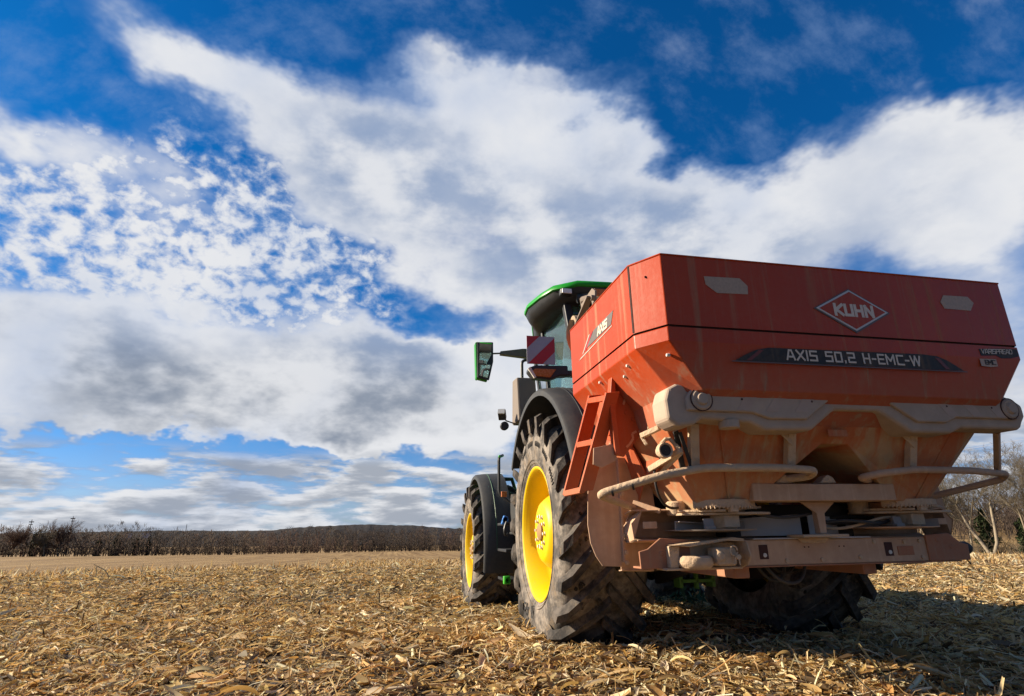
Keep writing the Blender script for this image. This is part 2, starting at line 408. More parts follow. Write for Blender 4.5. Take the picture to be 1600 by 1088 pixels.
M['chrome'] = plain('bright_bolt', (.66, .62, .55), .5, .15)
M['white'] = plain('white_lamp_lens', (.75, .75, .73), .25, 0, .1, 40)
M['amber'] = plain('amber_lens', (.45, .13, .02), .25, 0, .3, 60)
M['board_white'] = plain('board_white_foil', (.34, .34, .38), .4, 0, .1, 60)
M['board_red'] = plain('board_red_foil', (.42, .012, .016), .4, 0, .12, 60)
M['tarp'] = plain('tarp_cloth', (.36, .27, .17), .85, 0, .3, 14, .3)
M['hose'] = plain('hose_rubber', (.05, .045, .04), .6)
M['blue'] = plain('blue_cap', (.02, .16, .5), .4)
M['steel_light'] = dusty('bare_sheet_dusty', (.50, .50, .50), (.55, .44, .33), None, None, .2, .6, .55, .2, .2, 6)
m, t = new_mat('cab_glass')
finish(t, col(.40, .62, .64), .03, 0, None, spec=.8, trans=.92); M['glass'] = m
m, t = new_mat('mirror_glass')
finish(t, col(.85, .87, .88), .02, 1.0); M['mirror'] = m
# tyre rubber: grey-brown field dust on the walls, mud and straw bits in the tread
m, t = new_mat('tyre_rubber')
oc = t.n('ShaderNodeTexCoord').outputs['Object']
n1 = t.noise(oc, 5, 6, .65); n2 = t.noise(oc, 26, 5, .6); n3 = t.noise(oc, 90, 3, .6)
f = t.ss(t.m('ADD', n1, t.m('MULTIPLY', t.m('SUBTRACT', n2, .5), .5)), .34, .72)
c = t.mix(f, col(.060, .054, .049), col(.29, .245, .20))
mud = t.ss(t.m('ADD', t.noise(oc, 7, 4, .6), t.m('MULTIPLY', t.m('SUBTRACT', n3, .5), .35)), .56, .70)
c = t.mix(t.m('MULTIPLY', mud, .75), c, col(.20, .145, .092))
finish(t, c, .85, 0, t.m('ADD', n2, t.m('MULTIPLY', n3, .5)), .35, .01, .3); M['tyre'] = m
m2 = m.copy(); m2.name = 'tread_rubber'; M['tread'] = m2
for n_ in m2.node_tree.nodes:
    if n_.type == 'MIX':
        for i_, (a_, b_) in enumerate((((.060, .054, .049), (.030, .027, .025)), ((.29, .245, .20), (.125, .105, .088)))):
            s_ = n_.inputs[6+i_]
            if not s_.is_linked and abs(s_.default_value[0]-a_[0]) < 1e-4: s_.default_value = (*b_, 1)
m, t = new_mat('tread_mud')
oc = t.n('ShaderNodeTexCoord').outputs['Object']
n1 = t.noise(oc, 9, 6, .65); n3 = t.noise(oc, 70, 4, .65)
c = t.mix(t.ss(n1, .4, .66), col(.022, .020, .018), col(.115, .088, .06))
c = t.mix(t.ss(n3, .62, .72), c, col(.38, .29, .17))
finish(t, c, .9, 0, t.m('ADD', n1, n3), .6, .015, .2); M['mud'] = m

# ================================================================ SETTING
rng = np.random.default_rng(7)
random.seed(11)
CX, CY = CAMP.x, CAMP.y
def sstep(x, a, b):
    t = np.clip((np.asarray(x, float) - a) / (b - a), 0, 1); return t*t*(3-2*t)
_DL = [0, 13, 17, 23, 30, 45, 70, 150, 310, 350, 600, 1200, 6000]
_ZL = [0, 0, .05, .38, .75, 1.25, 2.1, 4.3, 7.8, 9.2, 14, 22, 60]
_DR = [0, 16, 30, 50, 70, 100, 160, 330, 600, 6000]
_ZR = [0, 0, .25, .60, 1.02, 1.8, 2.6, -8, -6, 40]
def ground(x, y):
    x = np.asarray(x, float); y = np.asarray(y, float)
    d = np.hypot(x-CX, y-CY); az = np.degrees(np.arctan2(x-CX, y-CY))
    rt = sstep(az, 15, 40) * (1 - sstep(az, 110, 150))
    z = -(np.interp(d, _DL, _ZL)*(1-rt) + np.interp(d, _DR, _ZR)*rt)
    z -= .0143 * np.clip(x, -900, 900) * sstep(d, 7, 28)
    z += .022*np.sin(x*1.9+y*.7)*np.sin(y*1.3-x*.4) * (1-sstep(d, 60, 200))
    z += .5*np.sin(x*.031+1)*np.sin(y*.027)*sstep(d, 60, 200)
    flat = 1 - sstep(np.hypot((x-.1)/2.2, (y-.8)/3.6), .7, 1.3)
    heap = .075*np.exp(-(np.hypot((x+.0)/2.3, (y+.1)/2.3))**4)
    return z*(1-flat) + heap
def np_mesh(name, V, F, mat, smooth=False, color=None):
    """V (n,3); F (m,4) or (m,3) index array"""
    me = bpy.data.meshes.new(name); k = F.shape[1]
    me.vertices.add(len(V)); me.vertices.foreach_set('co', np.ascontiguousarray(V, np.float32).ravel())
    me.loops.add(F.size); me.loops.foreach_set('vertex_index', np.ascontiguousarray(F, np.int32).ravel())
    me.polygons.add(len(F)); me.polygons.foreach_set('loop_start', np.arange(0, F.size, k, dtype=np.int32))
    if smooth: me.polygons.foreach_set('use_smooth', np.ones(len(F), bool))
    if color is not None:
        a = me.attributes.new('tint', 'FLOAT_COLOR', 'POINT')
        a.data.foreach_set('color', np.ascontiguousarray(np.c_[color, np.ones(len(color))], np.float32).ravel())
    me.update(calc_edges=True); me.validate()
    me.materials.append(mat)
    ob = bpy.data.objects.new(name, me); COL.objects.link(ob); return ob

# ---- ground sheet out to the horizon
m, t = new_mat('stubble_soil')
oc = t.n('ShaderNodeTexCoord').outputs['Object']
pos = oc
rows_n = t.noise(t.mapping(pos, rot=(0, 0, R(3)), sc=(1.25, .012, 1)), 1.0, 3, .55)
rows_w = t.noise(t.mapping(pos, rot=(0, 0, R(3)), sc=(.42, .004, 1)), 1.0, 4, .65)
patch = t.noise(pos, .05, 5, .6)
chip = t.noise(pos, 9.0, 5, .7); chip2 = t.noise(t.mapping(pos, sc=(1, 1.6, 1)), 34.0, 4, .65)
dist = t.vm('LENGTH', t.vm('SUBTRACT', pos, (CX, CY, 0)), out=1)
far = t.ss(dist, 14, 40)
straw = t.mix(t.ss(chip2, .35, .65), col(.07, .048, .028), col(.36, .26, .14))
soil = t.mix(chip, col(.030, .023, .017), col(.085, .064, .044))
nearc = t.mix(t.ss(t.m('ADD', chip, t.m('MULTIPLY', chip2, .5)), .70, .98), soil, straw)
fr = t.m('ADD', t.m('MULTIPLY', rows_n, .55), t.m('MULTIPLY', rows_w, .45))
farc = t.mix(t.ss(fr, .40, .60), col(.17, .10, .038), col(.40, .265, .115))
farc = t.mix(t.m('MULTIPLY', t.ss(patch, .35, .65), .5), farc, col(.26, .165, .08))
farc = t.mix(t.m('MULTIPLY', t.ss(t.noise(pos, 1.6, 6, .75), .5, .62), .5), farc, col(.12, .075, .04))
finish(t, t.mix(far, nearc, farc), .9, 0, t.m('ADD', chip, chip2), .9, .03, .15)
M['soil'] = m
rad = np.r_[np.arange(.6, 30, .3), np.geomspace(30, 6000, 90)]
ang = np.radians(np.arange(0, 360, 1.5)); nA = len(ang)
gx = CX + np.outer(rad, np.sin(ang)); gy = CY + np.outer(rad, np.cos(ang))
V = np.c_[gx.ravel(), gy.ravel(), ground(gx, gy).ravel()]
V = np.r_[[[CX, CY, 0]], V]
i, j = np.meshgrid(np.arange(len(rad)-1), np.arange(nA), indexing='ij')
a = 1 + i*nA + j; b = 1 + i*nA + (j+1) % nA
F = np.c_[a.ravel(), b.ravel(), (b+nA).ravel(), (a+nA).ravel()][:, ::-1]
g = np_mesh('ground', V, F, M['soil'], True)
tag(g, kind='structure')

# ---- maize residue: husks, leaves, stalk pieces and shreds lying on the soil
m, t = new_mat('maize_straw')
at_ = t.n('ShaderNodeAttribute', attribute_name='tint').outputs['Color']
oc = t.n('ShaderNodeTexCoord').outputs['Object']
n1 = t.noise(oc, 60, 3, .6)
finish(t, t.mix(n1, t.mix(1.0, at_, col(.72, .69, .64), 'MULTIPLY'), t.mix(1.0, at_, col(1.22, 1.2, 1.14), 'MULTIPLY')), .75, 0, n1, .2, .003, .2)
M['straw'] = m
_b = [x for x in m.node_tree.nodes if x.type == 'BSDF_PRINCIPLED'][0]; _o = [x for x in m.node_tree.nodes if x.type == 'OUTPUT_MATERIAL'][0]
_tr = t.n('ShaderNodeBsdfTranslucent', ins={0: t.mix(1.0, at_, col(1.05, .92, .68), 'MULTIPLY')}); _mx = t.n('ShaderNodeMixShader', ins={0: .30}); t.link(_b.outputs[0], _mx.inputs[1]); t.link(_tr.outputs[0], _mx.inputs[2]); t.link(_mx.outputs[0], _o.inputs[0])
PAL = np.array([(.76,.60,.36),(.68,.50,.26),(.58,.38,.16),(.84,.73,.52),(.48,.29,.11),(.34,.21,.09),(.30,.25,.18),(.10,.065,.035),(.72,.55,.29),(.56,.37,.16)])
PW = np.array([.18,.15,.11,.15,.10,.08,.05,.09,.06,.03]); PW = PW/PW.sum()
def strips(P, L, Wd, nseg, fold=True, tilt=.35, curl=1.0, lift=.02, colors=None, rag=False):
    n = len(P); yaw = rng.uniform(0, 2*np.pi, n); pit = rng.normal(0, tilt, n); roll = rng.normal(0, .40, n)
    cv = rng.normal(0, curl, n); tw = rng.normal(0, .6, n)
    cols = 3 if fold else 2
    tt = np.linspace(-.5, .5, nseg+1)
    ang_ = pit[:, None] + cv[:, None]*tt[None]
    ds = (L/nseg)[:, None]
    cx_ = np.cumsum(np.cos(ang_)*ds, 1); cz_ = np.cumsum(np.sin(ang_)*ds, 1)
    cx_ -= cx_.mean(1, keepdims=True); cz_ -= cz_.min(1, keepdims=True)
    wp = Wd[:, None]*(1 - .75*np.abs(tt*2)[None]**2.2)*.5
    if rag: wp = Wd[:, None]*.5*rng.uniform(.45, 1.0, (n, nseg+1))
    rl = roll[:, None] + tw[:, None]*tt[None]
    out = np.zeros((n, nseg+1, cols, 3))
    for k, s in enumerate(np.linspace(-1, 1, cols)):
        off = wp*s; dz = np.where(abs(s) < .5, -.30*Wd[:, None]*np.ones_like(wp), 0.0) if fold else 0
        lx = cx_; ly = off*np.cos(rl); lz = cz_ + off*np.sin(rl) + dz
        out[:, :, k, 0] = lx*np.cos(yaw)[:, None] - ly*np.sin(yaw)[:, None]
        out[:, :, k, 1] = lx*np.sin(yaw)[:, None] + ly*np.cos(yaw)[:, None]
        out[:, :, k, 2] = lz
    out += P[:, None, None, :]
    out[..., 2] += rng.uniform(0, 1, n)[:, None, None]**1.6*lift
    V = out.reshape(-1, 3)
    base = (np.arange(n)*(nseg+1)*cols)[:, None]
    q = []
    for s in range(nseg):
        for k in range(cols-1):
            q.append([s*cols+k, s*cols+k+1, (s+1)*cols+k+1, (s+1)*cols+k])
    F = (base[:, :, None] + np.array(q)[None]).reshape(-1, 4)
    C = np.repeat(colors, (nseg+1)*cols, 0)
    return V, F, C
def stalks(P, L, r, colors, tilt=.12, upright=False):
    n = len(P); k = 6; yaw = rng.uniform(0, 2*np.pi, n); pit = rng.normal(0, tilt, n) if not upright else rng.normal(1.35, .25, n)
    d = np.c_[np.cos(yaw)*np.cos(pit), np.sin(yaw)*np.cos(pit), np.sin(pit)]
    a = np.cross(d, [0, 0, 1.0]); a /= np.linalg.norm(a, axis=1, keepdims=True); b = np.cross(a, d)
    th = np.arange(k)*2*np.pi/k
    ring = (a[:, None, :]*np.cos(th)[None, :, None] + b[:, None, :]*np.sin(th)[None, :, None])*r[:, None, None]
    e0 = P + (0 if upright else -1)*d*L[:, None]/2; e1 = P + d*L[:, None]*(1 if upright else .5)
    V = np.stack([e0[:, None]+ring, (e0*.5+e1*.5)[:, None]+ring*.92, e1[:, None]+ring*.85, e1[:, None]+ring*.2], 1)
    V[..., 2] += (0 if upright else 1)*r[:, None, None]*.9
    base = (np.arange(n)*4*k)[:, None, None]
    q = np.array([[s*k+j, s*k+(j+1) % k, (s+1)*k+(j+1) % k, (s+1)*k+j] for s in range(3) for j in range(k)])
    F = (base + q[None]).reshape(-1, 4)
    C = np.repeat(colors, 4*k, 0).reshape(n, 4, k, 3).copy(); C[:, 3] = np.clip(C[:, 3]*1.35, 0, .8)
    return V.reshape(-1, 3), F, C.reshape(-1, 3)
def wedge(n, d0, d1, a0=-62, a1=66):
    d = np.sqrt(rng.uniform(d0*d0, d1*d1, n)); az = np.radians(rng.uniform(a0, a1, n))
    x = CX + d*np.sin(az); y = CY + d*np.cos(az)
    keep = ~(((np.abs(x+1.0) < .36) | (np.abs(x-1.0) < .36)) & (np.abs(y) < .62))
    # thin, bare lanes where the chaff lies sparse
    s = np.sin(x*1.3+np.sin(y*.9)*1.2)*np.sin(y*1.15+np.sin(x*.7)) + .6*np.sin(x*3.1+y*2.3)*np.sin(y*2.7-x*1.1)
    keep &= rng.uniform(0, 1, n) < np.clip(.78 + .55*s, .28, 1)
    # trampled wheel mark behind the machine
    keep &= ~((np.hypot((x-.05)/1.1, (y+.62)/.22) < 1) & (rng.uniform(0, 1, n) < .85))
    x, y = x[keep], y[keep]
    return np.c_[x, y, ground(x, y)]
def colr(n, dark=0.0):
    c = PAL[rng.choice(len(PAL), n, p=PW)]
    return np.clip(c*rng.uniform(.66, 1.2, (n, 1))*rng.uniform(.95, 1.05, (n, 3)), 0, .85)
parts = []
for (d0, d1, nb, nl, ns, nst, big) in ((2.2, 5.5, 6000, 15000, 40000, 2800, 1.18), (5.5, 9, 11000, 28000, 70000, 4000, 1.12),
                                  (9, 15, 18000, 46000, 80000, 3600, 1.15), (15, 24, 26000, 50000, 36000, 2600, 1.35)):
    P = wedge(nb, d0, d1); n = len(P); parts.append(strips(P, rng.gamma(5, .021, n)*big, rng.uniform(.014, .050, n)*big, 5, True, .16, .75, .040, colr(n)))
    P = wedge(nl, d0, d1); n = len(P); parts.append(strips(P, rng.gamma(3, .027, n)*big, rng.uniform(.006, .022, n)*big, 3, True, .20, .8, .042, colr(n), rag=True))
    P = wedge(ns, d0, d1); n = len(P); parts.append(strips(P, rng.gamma(2.5, .018, n)*big, rng.uniform(.0025, .010, n)*big, 2, False, .24, .9, .045, colr(n), rag=True))
    P = wedge(nst, d0, d1); n = len(P); parts.append(stalks(P, rng.gamma(6, .03, n)*big, rng.uniform(.006, .012, n)*big, colr(n)))
P = wedge(60000, 24, 72, -5, 62); n = len(P); parts.append(strips(P, rng.gamma(5, .05, n), rng.uniform(.03, .07, n), 2, False, .45, 1.2, .12, colr(n)))
P = wedge(16000, 22, 34, -40, 0); n = len(P); parts.append(strips(P, rng.gamma(5, .04, n), rng.uniform(.02, .05, n), 2, False, .5, 1.2, .10, colr(n)))
# stubble stumps still standing in rows
rowx = np.arange(-30, 46, .76); sx = np.repeat(rowx, 120) + rng.normal(0, .05, len(rowx)*120); sy = rng.uniform(-3, 40, len(sx))
kk = (rng.uniform(0, 1, len(sx)) < .22) & (np.hypot((sx-.1)/2.0, (sy-1)/4.5) > 1) & (np.hypot(sx-CX, sy-CY) > 4.5); sx, sy = sx[kk], sy[kk]
P = np.c_[sx, sy, ground(sx, sy)]; n = len(P); parts.append(stalks(P, rng.uniform(.05, .17, n), rng.uniform(.007, .011, n), colr(n), upright=True))
off = 0; VV = []; FF = []; CC = []
for v, f_, c_ in parts: VV.append(v); FF.append(f_+off); CC.append(c_); off += len(v)
res = np_mesh('maize_residue', np.concatenate(VV), np.concatenate(FF), M['straw'], False, np.concatenate(CC))
tag(res, kind='stuff')
del parts, VV, FF, CC

# ---- a few taller broken stalks at the crest of the field
def broken_stalk(x, y, h, lean, label, bent=0):
    z = float(ground(x, y)); mb = MB()
    p0 = Vector((x, y, z-.03)); p1 = p0 + Vector((lean*h, .02, h*.6)); p2 = p1 + Vector((lean*h*(1+bent), 0, h*.42*(1-bent)))
    mb.tube([p0, p1, p2], [.013, .011, .008], 7)
    o = mb.build('maize_stalk', M['stalk_pale'], None, zoff=0)
    tag(o, label, 'stalk', 'broken maize stalks at the field crest')
M['stalk_pale'] = plain('stalk_pale', (.52, .38, .19), .8, 0, .4, 40)
M['stalk_dark'] = plain('stalk_dark', (.16, .10, .05), .8, 0, .4, 40)

# ---------------------------------------------------------------- bare trees
def seg_mesh(segs, n):
    """segs: (k,8) p0 p1 r0 r1 -> tapered prisms"""
    S = np.array(segs); p0, p1, r0, r1 = S[:, :3], S[:, 3:6], S[:, 6], S[:, 7]
    d = p1-p0; d /= np.linalg.norm(d, axis=1, keepdims=True)+1e-9
    ref = np.where(np.abs(d[:, 2:3]) < .9, [[0, 0, 1.0]], [[1.0, 0, 0]])
    a = np.cross(d, ref); a /= np.linalg.norm(a, axis=1, keepdims=True); b = np.cross(a, d)
    th = np.arange(n)*2*np.pi/n
    ring = a[:, None]*np.cos(th)[None, :, None] + b[:, None]*np.sin(th)[None, :, None]
    V = np.stack([p0[:, None]+ring*r0[:, None, None], p1[:, None]+ring*r1[:, None, None]], 1).reshape(-1, 3)
    q = np.array([[j, (j+1) % n, n+(j+1) % n, n+j] for j in range(n)])
    F = ((np.arange(len(S))*2*n)[:, None, None] + q[None]).reshape(-1, 4)
    return V, F
def grow(rnd, base, h, r, stems=1, spread=.35, depth=5, up=.25, kids=(2, 4)):
    """recursive bare tree; returns (trunk segments, crown segments)"""
    trunk, crown = [], []
    def branch(p, d, L, r, lev):
        steps = 4 if lev == 0 else 3
        for i in range(steps):
            d2 = (d + Vector((rnd.gauss(0, .10), rnd.gauss(0, .10), rnd.gauss(0, .06) + up*.12))).normalized()
            q = p + d2*(L/steps); r2 = r*(.86 if lev == 0 else .80)
            (trunk if lev == 0 else crown).append((*p, *q, r, r2))
            p, d, r = q, d2, r2
            if lev < depth and (i > 0 or (lev > 0 and rnd.random() < .8)):
                for _ in range(rnd.randint(*kids) if lev < 2 else rnd.randint(1, 2)):
                    az = rnd.uniform(0, 2*math.pi); sp = rnd.uniform(.35, .95)*(1 if lev else 1.0)
                    s = Vector((math.cos(az), math.sin(az), 0)); s = (s - d*s.dot(d)).normalized()
                    nd = (d*math.cos(sp) + s*math.sin(sp) + Vector((0, 0, up*.5))).normalized()
                    branch(p.copy(), nd, L*rnd.uniform(.42, .66), max(r*rnd.uniform(.42, .62), .006), lev+1)
    for k in range(stems):
        az = rnd.uniform(0, 2*math.pi); d = Vector((math.cos(az)*spread*(stems > 1), math.sin(az)*spread*(stems > 1), 1)).normalized()
        branch(Vector(base) + Vector((math.cos(az), math.sin(az), 0))*.12*(stems > 1), d, h*.62, r, 0)
    return trunk, crown
def bark(name, a, b):
    m, t = new_mat(name)
    oc = t.n('ShaderNodeTexCoord').outputs['Object']
    n1 = t.noise(oc, .6, 5, .65)
    finish(t, t.mix(n1, col(*a), col(*b)), .9, 0, None, spec=.2); return m
M['bark_pale'] = bark('bark_pale_grey', (.16, .125, .09), (.34, .29, .21))
M['twig_grey'] = bark('twigs_grey_brown', (.085, .07, .05), (.20, .165, .115))
M['twig_red'] = bark('twigs_red_brown', (.075, .045, .034), (.175, .112, .082))
M['twig_brown'] = bark('twigs_brown', (.055, .042, .030), (.13, .10, .07))
M['twig_tan'] = bark('twigs_tan', (.10, .070, .047), (.19, .138, .092))
M['twig_dark'] = bark('twigs_dark', (.036, .026, .021), (.092, .066, .050))
def bare_tree(seed, x, y, h, r, label, group, stems=1, depth=5, n=4, mats=('bark_pale', 'twig_grey'), up=.25, spread=.35, kids=(2, 3), twig=1.0):
    rnd = random.Random(seed); z = float(ground(x, y))
    tr, cr = grow(rnd, (0, 0, -.1), h, r, stems, spread, depth, up, kids)
    top = max(s[5] for s in cr); k = h/top
    root = tag(empty('bare_tree', (x, y, z)), label, 'tree', group)
    for nm, sg, mm in (('trunk', tr, mats[0]), ('crown', cr, mats[1])):
        S = np.array(sg); S[:, :6] *= k
        if nm == 'crown': S[:, 6:] = np.maximum(S[:, 6:]*twig, .006*twig)
        v, f_ = seg_mesh(S, n if nm == 'trunk' else 3)
        o = np_mesh(nm, v, f_, M[mm], True); o.parent = root
    return root
GR = 'bare trees behind the stubble field'
bare_tree(3, 51.1, 39.8, 10.6, .17, 'pale bare tree with several long leaning limbs, the tallest at the right field edge', GR, 2, 5, 6, spread=.5, kids=(2, 3))
bare_tree(5, 52.6, 37.9, 10.0, .13, 'slender bare tree at the right edge of the picture beside the pale forked tree', GR, 2, 5, 5, spread=.3)
bare_tree(8, 50.4, 43.6, 8.6, .10, 'thin bare tree standing just left of the pale forked tree', GR, 2, 5, 5, spread=.3)
bare_tree(12, 49.2, 45.0, 9.0, .10, 'bare tree right beside the end of the spreader beam, seen under the guard rail', GR, 2, 5, 5, spread=.35)
bare_tree(15, 55.5, 45.5, 9.8, .12, 'grey bare tree set back behind the pale forked tree', GR, 1, 5, 5)
bare_tree(21, 58.0, 38.5, 10.5, .12, 'bare tree set back behind the slender tree at the right edge', GR, 1, 5, 5)
bare_tree(26, 53.2, 49.5, 9.2, .10, 'bare tree farthest back behind the spreader beam', GR, 2, 5, 5)
bare_tree(31, 54.6, 35.2, 9.5, .11, 'bare tree outside the right edge past the slender tree', GR, 2, 4, 5)
# scrub, dead grass and bramble at their feet: nobody could count it
S = []; rs = random.Random(4)
for _ in range(1300):
    u = rs.uniform(-.3, 1.25); x = 47.3 + u*6.2 + rs.uniform(-1, 6); y = 45.2 - u*8.6 + rs.uniform(-1, 5); z = float(ground(x, y))
    hh = rs.uniform(.5, 3.0)*rs.uniform(.3, 1); p = Vector((x, y, z)); d = Vector((rs.gauss(0, .35), rs.gauss(0, .35), 1)).normalized()
    for k in range(3):
        q = p + d*hh/3; S.append((*p, *q, .012, .009)); p = q; d = (d + Vector((rs.gauss(0, .4), rs.gauss(0, .4), .1))).normalized()
        e = p + (d + Vector((rs.gauss(0, .8), rs.gauss(0, .8), .2))).normalized()*hh*.3; S.append((*p, *e, .008, .005))
v, f_ = seg_mesh(S, 3); tag(np_mesh('scrub', v, f_, M['twig_grey'], True), kind='stuff')
# leafy evergreens
def leaves(rnd, n, cfun, size):
    V = np.zeros((n, 4, 3)); g_ = np.random.default_rng(rnd)
    for i in range(n):
        c = cfun(g_); a = g_.normal(size=3); a /= np.linalg.norm(a); b = np.cross(a, g_.normal(size=3)); b /= np.linalg.norm(b)
        s = size*g_.uniform(.5, 1.3); V[i] = [c - a*s - b*s*.4, c + a*s*.2 - b*s*.5, c + a*s + b*s*.3, c - a*s*.2 + b*s*.5]
    return V.reshape(-1, 3), np.arange(n*4).reshape(-1, 4)
def foliage(name, a, b):
    m, t = new_mat(name); oc = t.n('ShaderNodeTexCoord').outputs['Object']
    finish(t, t.mix(t.noise(oc, .8, 4, .6), col(*a), col(*b)), .8, 0, None, spec=.2); return m
M['ever'] = foliage('evergreen_needles', (.018, .028, .012), (.05, .066, .024))
M['ever2'] = foliage('cedar_needles', (.028, .035, .014), (.075, .082, .03))
def evergreen(seed, x, y, h, w, label, group, n=900, mat='ever', size=.35):
    z = float(ground(x, y)); root = tag(empty('evergreen_tree', (x, y, z)), label, 'tree', group)
    v, f_ = seg_mesh([(0, 0, -.1, 0, 0, h*.9, h*.02, .02)], 5); np_mesh('trunk', v, f_, M['twig_dark'], True).parent = root
    def cf(g_):
        u = g_.uniform(0, 1)**1.1; rr = w*(math.sin(math.pi*(.22+.74*u))**.8)*(.72+.28*math.sin(u*17+seed))*g_.uniform(.25, 1)**.5
        th = g_.uniform(0, 6.283); rr *= .8+.3*math.sin(th*3+seed+u*9)
        return np.array([rr*math.cos(th), rr*math.sin(th), h*(.02+.98*u)*(1-.10*math.sin(th*2+seed))])
    v, f_ = leaves(seed, n, cf, size); np_mesh('crown', v, f_, M[mat]).parent = root
evergreen(2, 52.6, 41.2, 3.9, 1.1, 'dark bushy evergreen at the foot of the pale forked tree', 'evergreens behind the right trees', 1500, 'ever', .16)
evergreen(6, 54.2, 39.0, 3.0, .9, 'low dark evergreen at the foot of the slender right edge tree', 'evergreens behind the right trees', 1200, 'ever', .15)
GE = 'evergreens in the far left wood'
evergreen(11, -154.0, 294.5, 9.2, 3.2, 'leftmost dark evergreen at the edge of the far wood', GE, 700, 'ever', .5)
evergreen(12, -150.2, 296.5, 9.4, 2.4, 'narrow dark evergreen, second from the left at the far wood', GE, 600, 'ever', .5)
evergreen(13, -133.0, 304.5, 7.6, 2.6, 'olive evergreen right of the tall bare tree at the far wood', GE, 600, 'ever2', .5)
evergreen(14, -126.5, 307.0, 9.0, 3.4, 'broadest dark evergreen in the far wood', GE, 800, 'ever', .5)
evergreen(15, -119.5, 310.5, 7.4, 2.4, 'small olive evergreen right of the broadest dark one', GE, 500, 'ever2', .5)
evergreen(16, -114.8, 312.0, 8.0, 2.0, 'rightmost dark evergreen at the edge of the far wood', GE, 500, 'ever', .5)
GL = 'tall bare trees in the far left wood'
bare_tree(41, -142.6, 291.5, 17.0, .22, 'tallest spreading bare tree rising above the far left wood', GL, 2, 4, 4, ('twig_grey', 'twig_red'), twig=3.5, spread=.4, kids=(3, 4))
bare_tree(42, -146.6, 289.5, 12.5, .25, 'pale trunked bare tree in front of the far left wood', GL, 2, 4, 4, ('bark_pale', 'twig_grey'), twig=5.0, kids=(2, 4))
bare_tree(43, -158.5, 286.5, 14.6, .22, 'bare tree above the far wood at the left edge of the picture', GL, 2, 4, 4, ('twig_grey', 'twig_red'), twig=3.5, kids=(3, 4))

# ---- the far wood as one mass of bare crowns
def wood(name, spots, seed, mats, twigs=70, thick=.11):
    rnd = random.Random(seed); S = []
    for (x, y, z, h) in spots:
        lean = rnd.gauss(0, .04); p = Vector((x, y, z-.4)); S.append((*p, x+lean*h, y, z+h*.75, .12+.008*h, .05))
        wd = h*rnd.uniform(.18, .30)
        for _ in range(twigs):
            u = rnd.random()**1.0 if rnd.random() < .75 else rnd.random()*.3; a = rnd.uniform(0, 6.283); rr = wd*math.sin(math.pi*min(1, .12+u*.86))**.8*math.sqrt(rnd.random())
            q = Vector((x+lean*h*u+rr*math.cos(a), y+rr*math.sin(a), z+h*(.05+.92*u)))
            dl = Vector((math.cos(a)*.45+rnd.gauss(0, .3), math.sin(a)*.45, 1.0+rnd.gauss(0, .3)))*h*.085
            S.append((*q, *(q+dl), thick*rnd.uniform(.5, 1.2), thick*.25))
    S = np.array(S)
    v, f_ = seg_mesh(S, 3); ob = np_mesh(name, v, f_, M[mats[0]], True)
    return tag(ob, kind='stuff')
rw = random.Random(9); spots = [[], [], [], []]
def lump(x): return .5 + .5*(math.sin(x*.083)*.5 + math.sin(x*.21+2)*.3 + math.sin(x*.47+1)*.2)
for row in range(5):
    for k in range(190):
        x = -245 + k*2.3 + rw.uniform(-1.4, 1.4); y0 = 284 + (x+160)*.25 if x < -100 else 299 + (x+100)*.03
        y = y0 + 3 + row*6 + rw.uniform(-2, 2)
        h = rw.uniform(6.4, 9.4)*(.74+.5*lump(x+row*17)) + row*.9 + (1.6 if x < -120 else 0)
        spots[(0 if lump(x*.7+row*9+40) > .55 else 1) if rw.random() < .75 else 2 + rw.randint(0, 1)].append((x, y, float(ground(x, y)), h))
for sp_, mt, tw in zip(spots, ('twig_red', 'twig_dark', 'twig_brown', 'twig_tan'), (85, 80, 60, 55)): wood('far_wood', sp_, len(sp_), [mt], tw)
sp2 = []
for k in range(460):
    d = rw.uniform(190, 340); az = R(rw.uniform(38, 62)); x = CX + d*math.sin(az); y = CY + d*math.cos(az)
    sp2.append((x, y, float(ground(x, y)), rw.uniform(6, 11)))
wood('hillside_wood', sp2, 3, ['twig_dark'], 60, .12)

# ---- hills on the horizon
m, t = new_mat('wooded_hill'); oc = t.n('ShaderNodeTexCoord').outputs['Object']
hn = t.noise(oc, .06, 6, .7)
finish(t, t.mix(hn, col(.020, .021, .024), col(.060, .050, .045)), .95, 0, hn, 1.0, 3.0, .1); M['hill'] = m
def hill(profile, depth, name, y_thick=260, amp=2.2):
    xs = np.linspace(profile[0][0], profile[-1][0], 520); top = np.interp(xs, [p[0] for p in profile], [p[2] for p in profile])
    ys = np.interp(xs, [p[0] for p in profile], [p[1] for p in profile])
    hz = lambda ph: amp*.25*(np.sin(xs*.13+ph*5)+np.sin(xs*.31+ph*9)*.7+np.sin(xs*.071+ph*3))
    top = top + np.interp(xs, np.linspace(xs[0], xs[-1], 330), rng.normal(0, amp*.30, 330)) + rng.normal(0, amp*.12, len(xs))
    prof = [(-1, -60), (-.6, .1), (-.3, .65), (0, 1), (.4, .8), (1, -60)]
    V = []
    for (u, k) in prof:
        z = np.where(k < -1, -60.0, -40 + (top+40)*k) if k < -1 else -30 + (top+30)*k
        V.append(np.c_[xs, ys + u*y_thick, z + ((rng.normal(0, amp*.3, len(xs)) + hz(u)) if 0 < k < 1 else 0)])
    V = np.concatenate(V); n = len(xs)
    F = np.array([[r_*n+i_, r_*n+i_+1, (r_+1)*n+i_+1, (r_+1)*n+i_] for r_ in range(len(prof)-1) for i_ in range(n-1)])
    tag(np_mesh(name, V, F, M['hill'], True), kind='structure')
